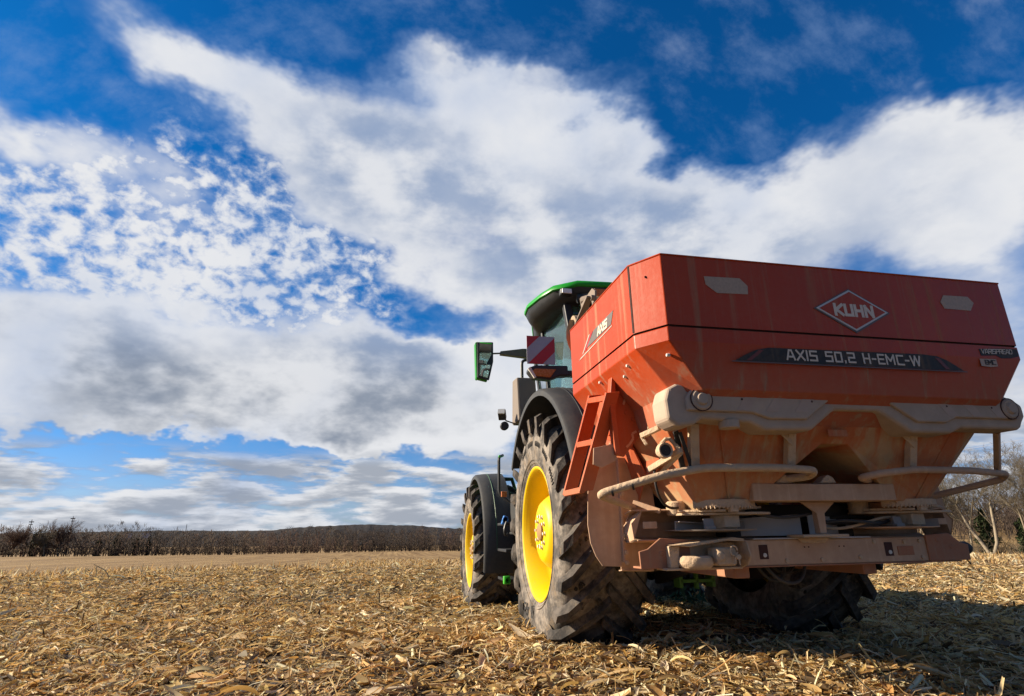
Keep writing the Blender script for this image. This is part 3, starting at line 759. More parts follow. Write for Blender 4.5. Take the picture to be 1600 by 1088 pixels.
hill([(-1500, 900, 12), (-728, 1307, 13), (-641, 1352, 13), (-542, 1394, 15), (-429, 1433, 15), (-367, 1450, 13), (-270, 1465, 13.5), (-215, 1478, 19), (-110, 1490, 23.5), (-60, 1493, 24.5), (0, 1494, 22), (48, 1494, 22), (142, 1488, 13), (500, 1430, 9), (1100, 1014, 18), (1500, 700, 15)], 0, 'hills')

# ---- mast and poles on the skyline, far houses
def pole(name, x, y, z0, z1, r, label, cat, arm=0, group=None):
    root = tag(empty(name, (x, y, z0)), label, cat, group); mb = MB(); mb.tube([(x, y, z0), (x, y, z1)], [r, r*.6], 8); mb.build('post', M['twig_dark'], root, zoff=0)
    if arm:
        mb = MB(); mb.box((x-arm, y-.15, z1-1.2), (x+arm, y+.15, z1-.8)); mb.box((x-arm*.7, y-.15, z1-2.2), (x+arm*.7, y+.15, z1-1.9)); mb.build('cross_arm', M['twig_dark'], root, zoff=0)
pole('radio_mast', -440.2, 1429.6, 5, 28.5, .8, 'thin radio mast on the distant hill left of the hump', 'mast')
pole('utility_pole', -154.9, 290.5, -6, 9.2, .2, 'utility pole above the far wood near the left edge', 'pole', .9, 'utility poles over the far wood')
pole('utility_pole', -142.0, 296.5, -6, 10.6, .2, 'utility pole just right of the tallest bare tree in the far wood', 'pole', .9, 'utility poles over the far wood')
def house(x, y, z, w, label):
    root = tag(empty('house', (x, y, z)), label, 'house', 'houses on the distant hill'); mb = MB(); mb.box((x-w, y-4, z-6), (x+w, y+4, z+3)); mb.build('wall', M['board_white'], root, zoff=0)
    mb = MB(); mb.prism([(y-4.6, z+3), (y+4.6, z+3), (y, z+6)], 0, x-w-.5, x+w+.5); mb.build('roof', M['twig_dark'], root, zoff=0)
house(-420.5, 1160, 6.5, 5, 'tiny white house on the far hillside below the radio mast')
house(-445, 1150, 6.5, 3.5, 'small white house farther left on the far hillside')

# ---- wires crossing the sky at the right edge
root = tag(empty('power_line', (60, 42, 0)), 'thin power line wires crossing the sky at the right edge', 'power line')
for (a_, b_, sag) in (((46.2, 29.3, 8.75), (38, 60, 7.2), .3), ((45.9, 30.1, 7.55), (38, 59, 5.9), .3)):
    a_ = Vector(a_); b_ = Vector(b_); dd = b_-a_; a_ = a_ - dd*.5; dd = b_-a_
    mb = MB(); mb.tube([a_ + dd*(k/12) - Vector((0, 0, sag*4*(k/12)*(1-k/12))) for k in range(13)], .011, 5); mb.build('wire', M['board_white'], root, zoff=0)

for args in ((-9.15, 10.6, .34, -.05, 'dark upright broken stalk at the left crest of the field', .1), (-8.85, 10.7, .36, -.55, 'leaning broken stalk beside the dark upright one', .2),
             (-8.3, 10.8, .30, .03, 'short straight stalk right of the leaning one at the crest', 0), (-7.7, 11.1, .28, .1, 'pale single stalk farthest right at the crest', .1)):
    broken_stalk(*args)
# green weed growing in the gap under the tractor
v, f_ = leaves(5, 420, lambda g_: np.array([1.02 + g_.normal(0, .20), 1.65 + g_.normal(0, .20), abs(g_.normal(0, .07))+.01]), .045)
M['weed'] = foliage('weed_leaves', (.05, .10, .05), (.12, .19, .10))
wd_ = tag(empty('weed', (1.0, 1.65, 0)), 'green leafy weed on the ground under the tractor between its wheels', 'weed'); v = v - np.array([1.0, 1.65, 0]); lf_ = tag(np_mesh('leaf', v, f_, M['weed']), kind='stuff'); lf_.parent = wd_
M['decal_pale'] = plain('decal_pale_grey', (.42, .34, .29), .55, 0, .15, 30)

# ================================================================ SPREADER (coordinates: x right, y ahead, z up)
sp = tag(empty('fertilizer_spreader', (0, -1.7, 0)), 'dusty red twin disc fertilizer spreader with big hopper carried behind the green tractor', 'spreader')
# ---- hopper: upper ring, seam, lower body
def ring(xr, yr, xc, yc, yfc, xf, yf, z):
    return [(-xr, yr, z), (-xc, yc, z), (-xc, yfc, z), (-xf, yf, z), (xf, yf, z), (xc, yfc, z), (xc, yc, z), (xr, yr, z)]
def loft(mb, rings, cap_lo=False, cap_hi=False):
    n = len(rings[0]); vv = [p for r_ in rings for p in r_]; ff = []
    for i in range(len(rings)-1):
        for j in range(n): ff.append((i*n+j, i*n+(j+1) % n, (i+1)*n+(j+1) % n, (i+1)*n+j))
    if cap_lo: ff.append(tuple(range(n)))
    if cap_hi: ff.append(tuple(range((len(rings)-1)*n, len(rings)*n)))
    mb.add(vv, ff)
rg = lambda z, k=0: ring(1.18-k, -2.43+k, 1.30-k, -2.25+k*.5, -1.10, 1.22-k, -.97-k, z)
mb = MB(); loft(mb, [rg(2.056), rg(2.478), rg(2.484, .012), rg(2.470, .035), rg(2.10, .035)], False, True)
ext = mb.build('hopper_extension', M['red'], sp, .006, 2)
mb = MB(); loft(mb, [rg(2.030, .014), rg(2.070, .014)], True, True)
mb.build('seam', M['seam'], sp)
low = [ring(.955, -2.20, 1.085, -2.10, -1.18, .96, -1.08, 1.56), ring(.99, -2.39, 1.12, -2.28, -1.10, 1.02, -1.0, 1.71), rg(1.965), rg(2.046)]
mb = MB(); loft(mb, low, False, True)
body = mb.build('hopper_body', M['red'], sp, .006, 2)
# vertical panel joint at each rear corner, filler joint on the bolted side
mb = MB()
for s in (-1, 1):
    mb.bar((s*1.2965, -2.2475, 2.06), (s*1.2965, -2.2475, 2.476), .013, .011, (0.55,-.83,0))
mb.build_each('panel_joint', M['seam'], ext)
mb = MB()
for (x, y, z) in ((-1.27, -2.06, 1.925), (-1.245, -1.95, 1.89), (-1.28, -1.62, 1.935), (-1.25, -1.30, 1.895), (-1.235, -1.22, 1.875), (-1.17, -2.375, 1.90), (-1.04, -2.375, 1.79)):
    mb.lathe([(-.006,.001),(-.006,.008),(.0,.010),(.012,.010),(.013,.001)], (x-.004, y-.008, z-.006), 0, 10)
mb.build_each('bolt', M['chrome'], body)
mb = MB(); mb.lathe([(-.001,.001),(-.001,.008),(.0005,.008),(.0005,.001)], (-1.24, -2.345, 2.37), 1, 10); mb.build('bolt_hole', M['seam'], ext)
# ---- twin cones under the body with the tunnel between
mb = MB()
L_ = dict(a=(-.955,-2.20,1.56), b=(-1.085,-2.10,1.56), c=(-1.085,-1.18,1.56), d=(-.96,-1.08,1.56), e=(-.09,-2.12,1.47), f=(-.09,-1.16,1.47), g=(-.09,-2.20,1.56), h=(-.09,-1.08,1.56),
          A=(-.72,-1.945,1.13), B=(-.80,-1.87,1.10), Cc=(-.80,-1.52,1.10), D=(-.72,-1.45,1.13), E=(-.49,-1.96,1.15), F_=(-.49,-1.45,1.15))
k = list(L_); ix = {n_: i for i, n_ in enumerate(k)}
fc = [('a','A','B','b'), ('b','B','Cc','c'), ('c','Cc','D','d'), ('g','e','E','A','a'), ('e','f','F_','E'), ('h','d','D','F_','f'), ('A','E','F_','D','Cc','B')]
mb.add([L_[n_] for n_ in k], [tuple(ix[n_] for n_ in f_) for f_ in fc]); mb.mirror()
mb.add([(-.09,-2.20,1.56),(.09,-2.20,1.56),(.09,-2.12,1.47),(-.09,-2.12,1.47),(.09,-1.16,1.47),(-.09,-1.16,1.47),(.09,-1.08,1.56),(-.09,-1.08,1.56)],
       [(0,1,2,3),(3,2,4,5),(5,4,6,7)])
cone = mb.build('hopper_cone', M['red_low'], sp, .004, 2)
mb = MB()      # weld beads
for s in (-1, 1): mb.tube([(s*.80,-2.196,1.555), (s*.652,-1.962,1.145)], .005, 6)
mb.build_each('weld_bead', M['red_low'], cone)
# small sheet-metal tunnel flange and serial plate
mb = MB(); mb.box((-.11,-2.214,1.50),(.02,-2.202,1.54)); mb.build('lid_plate', M['red_low'], cone)
mb = MB(); mb.sheet([(-1.0895,-2.02,1.60),(-1.0895,-1.90,1.60),(-1.105,-1.92,1.68),(-1.105,-2.04,1.68)], .004); mb.build('label_plate', M['tan'], body)

# ---- rear badge, model stripe, reflectors (raised a little off the panel)
RY = -2.4305
mb = MB()
def dia(cx, cz, a, b, y0, y1): mb.prism([(cx-a, cz), (cx, cz+b), (cx+a, cz), (cx, cz-b)], 1, y0, y1)
dia(.02, 2.212, .262, .140, RY-.004, RY); badge = mb.build('badge', M['decal_grey'], ext)
mb = MB(); dia(.02, 2.214, .247, .130, RY-.006, RY-.004); mb.build('badge_rim', plain('badge_silver', (.58,.53,.48), .45, .1), badge)
mb = MB(); dia(.02, 2.214, .226, .118, RY-.008, RY-.006); mb.build('badge_field', M['red'], badge)
mb = MB(); letters(mb, 'KUHN', (-.106, RY-.0085, 2.180), (1,0,0), (0,0,1), .062, .0185, .27); mb.build('badge_lettering', M['decal_white'], badge)
for pts in ([(-.925,2.36),(-.70,2.365),(-.655,2.32),(-.66,2.268),(-.855,2.262),(-.92,2.31)], [(.715,2.362),(.90,2.365),(.935,2.325),(.895,2.27),(.70,2.272),(.68,2.315)]):
    mb = MB(); mb.prism(pts, 1, RY-.003, RY); mb.build('reflector', M['reflector'], ext)
# stripe: leaf-shaped ends, pale underline
mb = MB(); mb.prism([(-.80,1.868),(-.74,1.90),(-.66,1.935),(-.58,1.951),(.45,1.963),(.55,1.955),(.62,1.93),(.72,1.872)], 1, RY-.002, RY); stripe = mb.build('model_stripe', M['decal_black'], body)
mb = MB(); mb.prism([(-.825,1.860),(.745,1.864),(.74,1.869),(-.815,1.866)], 1, RY-.003, RY); mb.build('stripe_underline', M['decal_grey'], stripe)
M['flash'] = plain('flash_dark_red', (.16, .025, .015), .5)
mb = MB()
for x0 in (-.70, .56):
    mb.prism([(x0-.03,1.872),(x0,1.872),(x0+.085,1.935),(x0+.055,1.935)] if x0 < 0 else [(x0+.03,1.876),(x0+.06,1.876),(x0-.0,1.945),(x0-.03,1.945)], 1, RY-.0035, RY-.002)
mb.build_each('stripe_flash', M['flash'], stripe)
mb = MB(); letters(mb, 'AXIS 50.2 H-EMC-W', (-.475, RY-.0025, 1.888), (1,0,.004), (0,0,1), .054, .0100, .30); mb.build('stripe_lettering', M['decal_white'], stripe)
mb = MB(); mb.prism([(.875,2.018),(1.06,2.03),(1.168,2.03),(1.17,1.985),(1.10,1.968),(1.03,1.966),(.99,1.982),(.88,1.975)], 1, RY-.002, RY); bd = mb.build('option_badge', M['decal_black'], body)
mb = MB(); letters(mb, 'VARISPREAD', (.887, RY-.0025, 1.990), (1,0,.03), (0,0,1), .027, .004, .12, .15); mb.build('option_lettering', M['decal_white'], bd)
mb = MB(); mb.prism([(.862,1.955),(.985,1.958),(.985,1.912),(.93,1.905),(.862,1.91)], 1, RY-.002, RY); bd = mb.build('option_badge', M['reflector'], body)
mb = MB(); letters(mb, 'EMC', (.895, RY-.0025, 1.922), (1,0,.01), (0,0,1), .025, .0055, .2); mb.build('option_lettering', M['decal_black'], bd)
# side stripe with AXIS on both sides
for s in (-1, 1):
    X = s*1.3005
    mb = MB(); mb.prism([(-1.46,2.222),(-1.935,2.228),(-1.985,2.305),(-1.62,2.30)], 0, min(X, X+s*.002), max(X, X+s*.002)); d_ = mb.build('side_stripe', M['decal_grey'], ext)
    mb = MB(); mb.prism([(-1.36,2.205),(-1.385,2.205),(-1.545,2.30),(-1.515,2.30)], 0, min(X, X+s*.002), max(X, X+s*.002)); mb.prism([(-1.28,2.178),(-1.945,2.212),(-1.95,2.219),(-1.33,2.19)], 0, min(X, X+s*.0025), max(X, X+s*.0025)); mb.build_each('side_flash', M['decal_pale'], d_)
    mb = MB(); mb.prism([(-1.41,2.21),(-1.445,2.21),(-1.60,2.30),(-1.565,2.30)], 0, min(X, X+s*.0022), max(X, X+s*.0022)); mb.build('side_flash', M['board_red'], d_)
    mb = MB()
    if s < 0: letters(mb, 'AXIS', (X-.002, -1.69, 2.238), (0,-1,0), (0,0,1), .050, .013, .25, .25)
    else: letters(mb, 'AXIS', (X+.002, -1.93, 2.238), (0,1,0), (0,0,1), .050, .013, .25, .25)
    mb.build('side_lettering', M['decal_white'], d_)
# tarp rolled at the front of the hopper and its hinge arms
mb = MB()
mb.tube([(-1.24,-1.0,2.57), (-.6,-.99,2.60), (0,-.99,2.61), (.6,-.99,2.60), (1.24,-1.0,2.57)], [.075,.085,.09,.085,.075], 14)
V_ = []
for i in range(9):
    u = i/8; V_.append([(-1.27-.03*math.sin(u*5), -1.02+.10*u-.14*u*u, 2.60-.42*u), (-1.10, -1.0+.05*u, 2.62-.40*u)])
mb.add([p for r_ in V_ for p in r_], [(2*i, 2*i+1, 2*i+3, 2*i+2) for i in range(8)], True)
mb.add([(p[0]-.006, p[1]-.01, p[2]) for r_ in V_ for p in r_], [(2*i, 2*i+1, 2*i+3, 2*i+2) for i in range(8)], True)
mb.build('tarp', M['tarp'], sp)
mb = MB(); loft(mb, [rg(2.44, .036), rg(2.452, .036)], True, True); mb.build('tarp_cover', M['tarp'], sp)
for s in (-1, 1):
    mb = MB()
    mb.tube([(s*1.12,-1.0,2.66), (s*1.18,-1.12,2.74), (s*1.08,-1.30,2.72)], .035, 8)
    mb.prism([(-1.10,2.71),(-1.36,2.735),(-1.42,2.69),(-1.40,2.575),(-1.35,2.58),(-1.33,2.66),(-1.12,2.655)], 0, s*1.19-.008, s*1.19+.008)
    mb.bar((s*1.24,-1.42,2.64), (s*1.25,-1.14,2.52), .014, .05, (1,0,0)); mb.bar((s*1.25,-1.16,2.53), (s*1.26,-1.13,2.38), .014, .035, (1,0,0))
    mb.disc((s*1.235,-1.42,2.63), .022, 0, .03, 14); mb.disc((s*1.25,-1.13,2.40), .014, 0, .03, 12)
    mb.build('tarp_hinge', M['tan'] if s > 0 else dusty('hinge_grey', (.17,.16,.15), DUST, None, None, .3, .5, .5, 0, 0, 8), sp, .003)
mb = MB(); mb.box((-1.17,-1.34,2.69),(-1.02,-1.32,2.745)); mb.build('hinge_plate', M['amber'], sp, .004)

# ---- rear lamp bar (moulded panel, notch over the tunnel)
YB = -2.36
prof = [(-1.18,1.555),(-1.185,1.66),(-1.165,1.725),(-1.11,1.752),(-.02,1.752),(1.115,1.752),(1.17,1.735),(1.225,1.70),(1.225,1.625),(1.19,1.585),(1.175,1.56),(1.15,1.545),
        (.72,1.545),(.64,1.512),(.36,1.510),(.165,1.632),(-.135,1.632),(-.31,1.510),(-.60,1.505),(-.69,1.545),(-.985,1.560),(-1.02,1.528),(-1.12,1.512)]
mb = MB(); mb.prism(prof, 1, YB+.03, -2.15)
bumper = mb.build('lamp_bar', M['bumper'], sp, .022, 3)
inner = [(-1.07,1.60),(-1.075,1.665),(-1.04,1.715),(-.02,1.715),(1.10,1.715),(1.175,1.69),(1.175,1.63),(1.13,1.605),(.68,1.605),(.60,1.572),(.395,1.572),(.20,1.692),(-.165,1.692),(-.345,1.568),(-.58,1.566),(-.68,1.598)]
mb = MB(); mb.prism(inner, 1, YB+.008, YB+.10)
mb.build('lamp_bar_face', M['bumper'], bumper, .010, 3)
mb = MB(); mb.box((-.0385,YB+.004,1.69),(-.0335,YB+.05,1.756)); mb.build('lamp_bar_joint', M['seam'], bumper)
for (x, z) in ((-.985,1.662),(1.085,1.668)):
    mb = MB(); mb.lathe([(-.02,.001),(-.02,.028),(-.012,.034),(-.006,.036),(-.008,.052),(.0,.060),(.02,.061)], (x, YB+.004, z), 1, 32); rl = mb.build('round_lamp', M['bumper'], bumper)
    mb = MB(); mb.lathe([(0,.0605),(-.001,.066),(.01,.066)], (x, YB+.004, z), 1, 32); mb.build('lamp_ring', M['seam'], rl)
# faint slanting warning stripes that show through the dust on the lamp bar
m, t = new_mat('stripe_under_dust'); oc = t.n('ShaderNodeTexCoord').outputs['Object']
nz_ = t.noise(oc, 16, 5, .6); finish(t, t.mix(nz_, col(.37,.265,.205), col(.48,.36,.275)), .85, 0, nz_, .2, .004)
M['faint'] = m
mb = MB()
for x0 in (-.78,-.60,-.42,.62,.80,.98):
    w_ = .075 if x0 < 0 else -.0
    if x0 < 0: mb.prism([(x0,1.607),(x0+.075,1.607),(x0+.155,1.708),(x0+.08,1.708)], 1, YB+.0065, YB+.02)
    else: mb.prism([(x0,1.612),(x0+.075,1.612),(x0-.005,1.708),(x0-.08,1.708)], 1, YB+.0065, YB+.02)
mb.build_each('warning_stripe', M['faint'], bumper)
mb = MB()
for x in (-.74,-.30,.62,.95): mb.lathe([(-.001,.001),(-.001,.006),(.004,.006)], (x, YB+.006, 1.67), 1, 10)
mb.build_each('screw_hole', M['seam'], bumper)
mb = MB(); mb.lathe([(-.012,.001),(-.012,.055),(.03,.055)], (-.80,-2.29,1.528), 2, 24); mb.build('number_plate_lamp', M['bumper'], bumper, .005)

# ---- posts and guard rail
def post(x0, x1, gus):
    mb = MB(); mb.bar((x0,-2.20,1.56), (x1,-2.10,1.31), .052, .045, (0,1,0))
    if gus: mb.prism([(x0-.10*gus,1.545),(x0,1.545),(x0,1.44)], 1, -2.195, -2.185)
    return mb.build('rail_post', M['tan'], sp, .004)
post(-.965,-.935,0); post(-.345,-.325,1); post(.495,.52,1)
mb = MB(); mb.bar((1.135,-2.20,1.55), (1.33,-1.98,1.305), .032, .032, (0,1,0)); mb.build('rail_post', M['brown'], sp, .004)
mb = MB(); mb.bar((-1.055,-2.16,1.52), (-.99,-2.08,1.31), .012, .03, (1,0,0)); mb.bar((-1.04,-2.18,1.51), (-.955,-2.12,1.31), .008, .02, (1,0,0)); mb.build_each('rail_brace', M['dark'], sp)
rl_pts = [(-1.02,-1.52,1.115),(-1.475,-1.98,1.185),(-1.16,-2.15,1.275),(-.90,-2.16,1.318),(-.45,-2.155,1.322),(-.19,-2.15,1.31),(-.155,-2.06,1.285),(-.30,-1.96,1.27)]
mb = MB(); mb.tube(rounded(rl_pts, .07), .0225, 12); mb.build('guard_rail', M['tan'], sp)
mb = MB()
for a_ in ((-1.40,-2.02,1.196),(-1.30,-2.075,1.226)):
    mb.tube([Vector(a_)+Vector((-.004,.002,0)), Vector(a_)+Vector((.006,-.003,.001))], .024, 12)
mb.build_each('rail_clip', M['dark'], sp)
rr_pts = [(1.02,-1.60,1.16),(1.425,-1.93,1.285),(1.40,-1.98,1.315),(.95,-2.12,1.318),(.50,-2.155,1.318),(.26,-2.15,1.295),(.17,-2.08,1.275),(.34,-1.96,1.27)]
mb = MB(); mb.tube(rounded(rr_pts, .05), .0215, 12); mb.build('guard_rail', M['brown'], sp)
mb = MB(); mb.tube(bez((.92,-2.06,1.50), (.98,-1.96,1.46), (.92,-1.90,1.40), (.83,-1.88,1.36)), .006, 6); mb.build('cable', M['dark'], sp)
mb = MB(); mb.lathe([(0,.001),(0,.03),(.03,.045),(.05,.045),(.055,.001)], (.93,-1.86,1.37), 0, 16); mb.build('sensor', M['brown'], sp)

# ---- frame: crosswise box beam, middle support, lower beam with end plates
mb = MB(); mb.box((-.52,-2.01,1.145),(.47,-1.80,1.245)); mb.build('cross_box', M['brown'], sp, .006)
mb = MB()
for s in (-1, 1): mb.bar((s*.47-.02,-1.99,1.26), (s*.62-.02,-1.90,1.10), .05, .02, (0,1,0))
mb.build_each('cross_brace', M['brown'], sp, .003)
for x in (-.30, .0):
    mb = MB(); mb.prism([(x-.05,1.25),(x+.07,1.25),(x+.05,1.285),(x+.02,1.30),(x-.01,1.285)], 1, -2.0, -1.93); mb.build('cover_flap', M['tan'], sp, .006)
mb = MB(); mb.prism([(-.125,1.143),(.115,1.143),(.03,1.075),(.022,.955),(-.022,.955),(-.028,1.075)], 1, -1.90, -1.885)
mb.prism([(-.022,1.14),(.022,1.14),(.022,.955),(-.022,.955)], 1, -1.885, -1.85); mb.build('support_leg', M['brown'], sp, .003)
mb = MB(); mb.box((-.16,-1.92,.936),(.16,-1.76,.952)); mb.prism([(-.12,.934),(.12,.934),(.08,.90),(-.08,.90)], 1, -1.80, -1.79); mb.build('support_foot', M['tan'], sp, .004)
mb = MB(); mb.box((-.98,-1.78,.775),(.88,-1.69,.925)); beam = mb.build('rear_beam', M['brown'], sp, .008)
mb = MB(); mb.box((-.55,-1.785,.766),(1.10,-1.68,.774)); mb.build('beam_flange', M['red_part'], beam, .002)
mb = MB()
for x in (-.35, .555): mb.box((x-.03,-1.7825,.812),(x+.03,-1.77,.895))
for x in (-.06,-.03,.19,.225): mb.box((x-.004,-1.7825,.873),(x+.004,-1.77,.881))
mb.build_each('beam_slot', M['seam'], beam)
mb = MB()
for x in (-.345, .56): mb.lathe([(-.004,.001),(-.004,.012),(.004,.014)], (x, -1.782, .835), 1, 12)
mb.build_each('beam_bolt', M['chrome'], beam)
mb = MB(); mb.box((.62,-1.786,.815),(.74,-1.779,.87)); mb.build('beam_label', M['red_part'], beam, .002)
for s in (-1, 1):
    mb = MB(); mb.prism([(s*.845,.775),(s*.845,.935),(s*1.03,.945),(s*1.115,.885),(s*1.17,.872),(s*1.165,.775)], 1, -1.792, -1.778); mb.box((min(s*.85,s*1.16),-1.778,.775),(max(s*.85,s*1.16),-1.66,.787))
    mb.lathe([(-.004,.001),(-.004,.013),(.0,.015)], (s*.93,-1.792,.905), 1, 12); mb.lathe([(-.004,.001),(-.004,.013),(.0,.015)], (s*1.03,-1.792,.86), 1, 12)
    mb.build('beam_end_plate', M['red_part'], beam, .004)
mb = MB(); mb.lathe([(0,.001),(0,.04),(.05,.045),(.08,.03),(.08,.001)], (1.17,-1.72,.845), 0, 14); mb.bar((1.21,-1.70,.80), (1.24,-1.72,.74), .008, .008); mb.build('hitch_pin', M['dark'], sp)
# hitch frame towards the tractor
mb = MB()
for s in (-1, 1):
    mb.box((s*.46-.05,-1.10,.70),(s*.46+.05,-.98,1.70)); mb.box((s*.46-.05,-1.10,.70),(s*.46+.05,-1.70,.80))
mb.box((-.56,-1.09,1.56),(.56,-.99,1.70)); mb.box((-.56,-1.09,.72),(.56,-.99,.84))
mb.build('hitch_frame', M['red_part'], sp, .008)
for s in (-1, 1):
    mb = MB(); mb.prism([(-1.95,1.48),(-1.45,1.60),(-1.05,1.60),(-1.05,.86),(-1.18,.86),(-1.55,1.30),(-1.70,1.31)], 0, s*.99-.006, s*.99+.006); mb.build('side_support', M['red_part'], sp, .003)
    mb = MB(); mb.sheet([(s*1.085,-1.60,1.55), (s*1.085,-1.42,1.55), (s*.985,-1.42,1.20), (s*.985,-1.60,1.32)], .012); mb.build('support_flange', M['red_part'], sp, .002)
# ---- wheel-side guards: two stepped sheets each side
for s in (-1, 1):
    mb = MB()
    mb.prism([(s*x, z) for x, z in ((-1.325,1.46),(-1.345,1.36),(-1.366,1.22),(-1.378,1.03),(-1.366,.92),(-1.335,.84),(-1.295,.782),(-1.17,.775),(-1.15,.90),(-1.155,1.25),(-1.15,1.46))], 1, -1.506, -1.496)
    mb.bar((s*-1.156,-1.515,.80), (s*-1.150,-1.515,1.45), .014, .03, (0,1,0))
    ga = mb.build('mudguard', M['brown'], sp, .003)
    mb = MB()
    for z in (.80,.86,.96,1.22): mb.lathe([(-.012,.001),(-.012,.012),(0,.014)], (s*-1.142, -1.53, z), 1, 12)
    mb.build_each('guard_bolt', M['tan'], ga)
    mb = MB(); mb.prism([(s*x, z) for x, z in ((-1.15,.752),(-1.15,1.46),(-.90,1.46),(-.88,1.10),(-.905,.90),(-.93,.745))], 1, -1.446, -1.436)
    for z in (.98,1.06,1.16,1.28): mb.box((min(s*-1.14,s*-.92),-1.453,z-.014),(max(s*-1.14,s*-.92),-1.445,z+.014))
    mb.sheet([(s*-1.15,-1.455,.748),(s*-.93,-1.455,.742),(s*-.93,-1.40,.735),(s*-1.15,-1.40,.742)], .008)
    mb.build('mudguard', M['brown'], sp, .003)
# ---- spinning disc housing: bent shields each side of the centre
for s in (-1, 1):
    pr = [(-1.72,1.108),(-1.66,1.115),(-1.54,1.095),(-1.47,1.04),(-1.47,.945),(-1.53,.915),(-1.72,.930)]
    mb = MB(); x0, x1 = s*1.14, s*.45
    for i in range(len(pr)-1):
        (ya, za), (yb, zb) = pr[i], pr[i+1]
        k0 = -s*.03 if i in (2,3) else 0
        mb.sheet([(x0+k0,ya,za),(x0+k0,yb,zb),(x1,yb,zb),(x1,ya,za)], .007)
    mb.sheet([(s*1.155,-1.70,.935),(s*1.175,-1.72,1.03),(s*1.10,-1.72,1.105),(s*1.08,-1.55,1.09),(s*1.145,-1.48,1.0),(s*1.13,-1.52,.915)], .006)
    mb.build('disc_shield', M['brown'], sp, .002)
    mb = MB(); mb.sheet([(s*.45,-1.56,.945),(s*.03,-1.74,.945),(s*.03,-1.74,1.075),(s*.45,-1.56,1.05)], .006); mb.box((min(s*.42,s*.03),-1.80,.926),(max(s*.42,s*.03),-1.66,.934)); mb.build('inner_shield', M['steel_light'], sp, .002)
    # spinner: dished disc, two throwing vanes, hub
    cx_, cy_ = s*.66, -1.72
    mb = MB(); mb.lathe([(.02,.02),(.012,.06),(0,.10),(.012,.27),(.018,.272),(.010,.10),(.03,.06),(.05,.05),(.06,.001)], (cx_, cy_, .972), 2, 40); disc = mb.build('spinner_disc', M['steel'] if s < 0 else M['brown'], sp)
    for a_ in ((R(200), R(15)) if s < 0 else (R(-20), R(170))):
        ca, sa = math.cos(a_), math.sin(a_); mb = MB()
        p0 = Vector((cx_+ca*.05, cy_+sa*.05, 1.0)); p1 = Vector((cx_+ca*.30, cy_+sa*.30, 1.012))
        mb.bar(p0, p1, .008, .055); mb.bar(p0+Vector((-sa,ca,0))*.018+Vector((0,0,.024)), p1+Vector((-sa,ca,0))*.018+Vector((0,0,.024)), .036, .006); mb.bar(p0+Vector((-sa,ca,0))*.018-Vector((0,0,.024)), p1+Vector((-sa,ca,0))*.018-Vector((0,0,.024)), .036, .006)
        mb.build('vane', M['steel'], disc, .0015)
    # metering unit: base plate, toothed arc, motor, agitator drive
    mb = MB()
    mb.prism([(cx_-.24*1,-1.70),(cx_-.22,-1.80),(cx_-.05,-1.90),(cx_+.18,-1.97),(cx_+.30,-1.92),(cx_+.30,-1.62),(cx_+.05,-1.50),(cx_-.20,-1.58)], 2, 1.072, 1.086); mu = mb.build('metering_plate', M['tan'], sp, .003)
    mb = MB(); mb.lathe([(0,.20),(0,.245),(.045,.245),(.045,.20),(0,.20)], (cx_+.03, cy_-.02, 1.112), 2, 26, R(212), R(335), False)
    for k in range(22):
        a_ = R(215 + k*5.4); mb.box((cx_+.03+.248*math.cos(a_)-.004, cy_-.02+.248*math.sin(a_)-.004, 1.104), (cx_+.03+.248*math.cos(a_)+.004, cy_-.02+.248*math.sin(a_)+.004, 1.122))
    mb.build('dosing_scale', M['tan'], mu, .002)
    mb = MB(); mb.prism([(cx_-.005,1.086),(cx_+.05,1.086),(cx_+.035,1.16),(cx_+.01,1.16)], 1, -1.985, -1.955); mb.build('scale_pointer', M['tan'], mu, .002)
    mb = MB(); mb.lathe([(0,.001),(0,.055),(.01,.062),(.075,.062),(.085,.05),(.085,.001)], (cx_-.20*1, -1.70, 1.075), 2, 24); mb.build('actuator', M['tan'], mu)
    mb = MB(); mb.lathe([(0,.02),(0,.07),(.05,.085),(.085,.085)], (cx_+.06, -1.80, .99), 2, 20); mb.box((cx_+.0,-1.90,1.0),(cx_+.10,-1.80,1.07)); mb.build('gearbox', M['tan'], mu, .004)
    mb = MB(); mb.lathe([(0,.135),(.07,.15)], (cx_, cy_, 1.07), 2, 28); mb.build('outlet', M['red_low'], mu)
    mb = MB(); mb.prism([(-1.90,.99),(-1.865,.99),(-1.86,1.05),(-1.875,1.052),(-1.885,1.005),(-1.90,1.01)], 0, cx_-.12, cx_-.06); mb.build('vane_catch', M['steel'], mu, .002)
# hydraulic pipes between the metering units
mb = MB(); mb.tube(bez((-.30,-1.62,1.06), (.0,-1.60,1.10), (.15,-1.66,.98), (.55,-1.70,1.03)), .012, 8); mb.tube(bez((-.30,-1.60,1.03), (.05,-1.58,1.0), (.2,-1.62,1.08), (.6,-1.66,1.05)), .010, 8); mb.build_each('hydraulic_pipe', M['dark'], sp)
mb = MB(); mb.box((-.48,-1.60,.93),(.48,-1.30,1.14)); mb.box((-.9,-1.35,.86),(.9,-1.25,1.12)); mb.build('drive_housing', M['dark'], sp, .01)
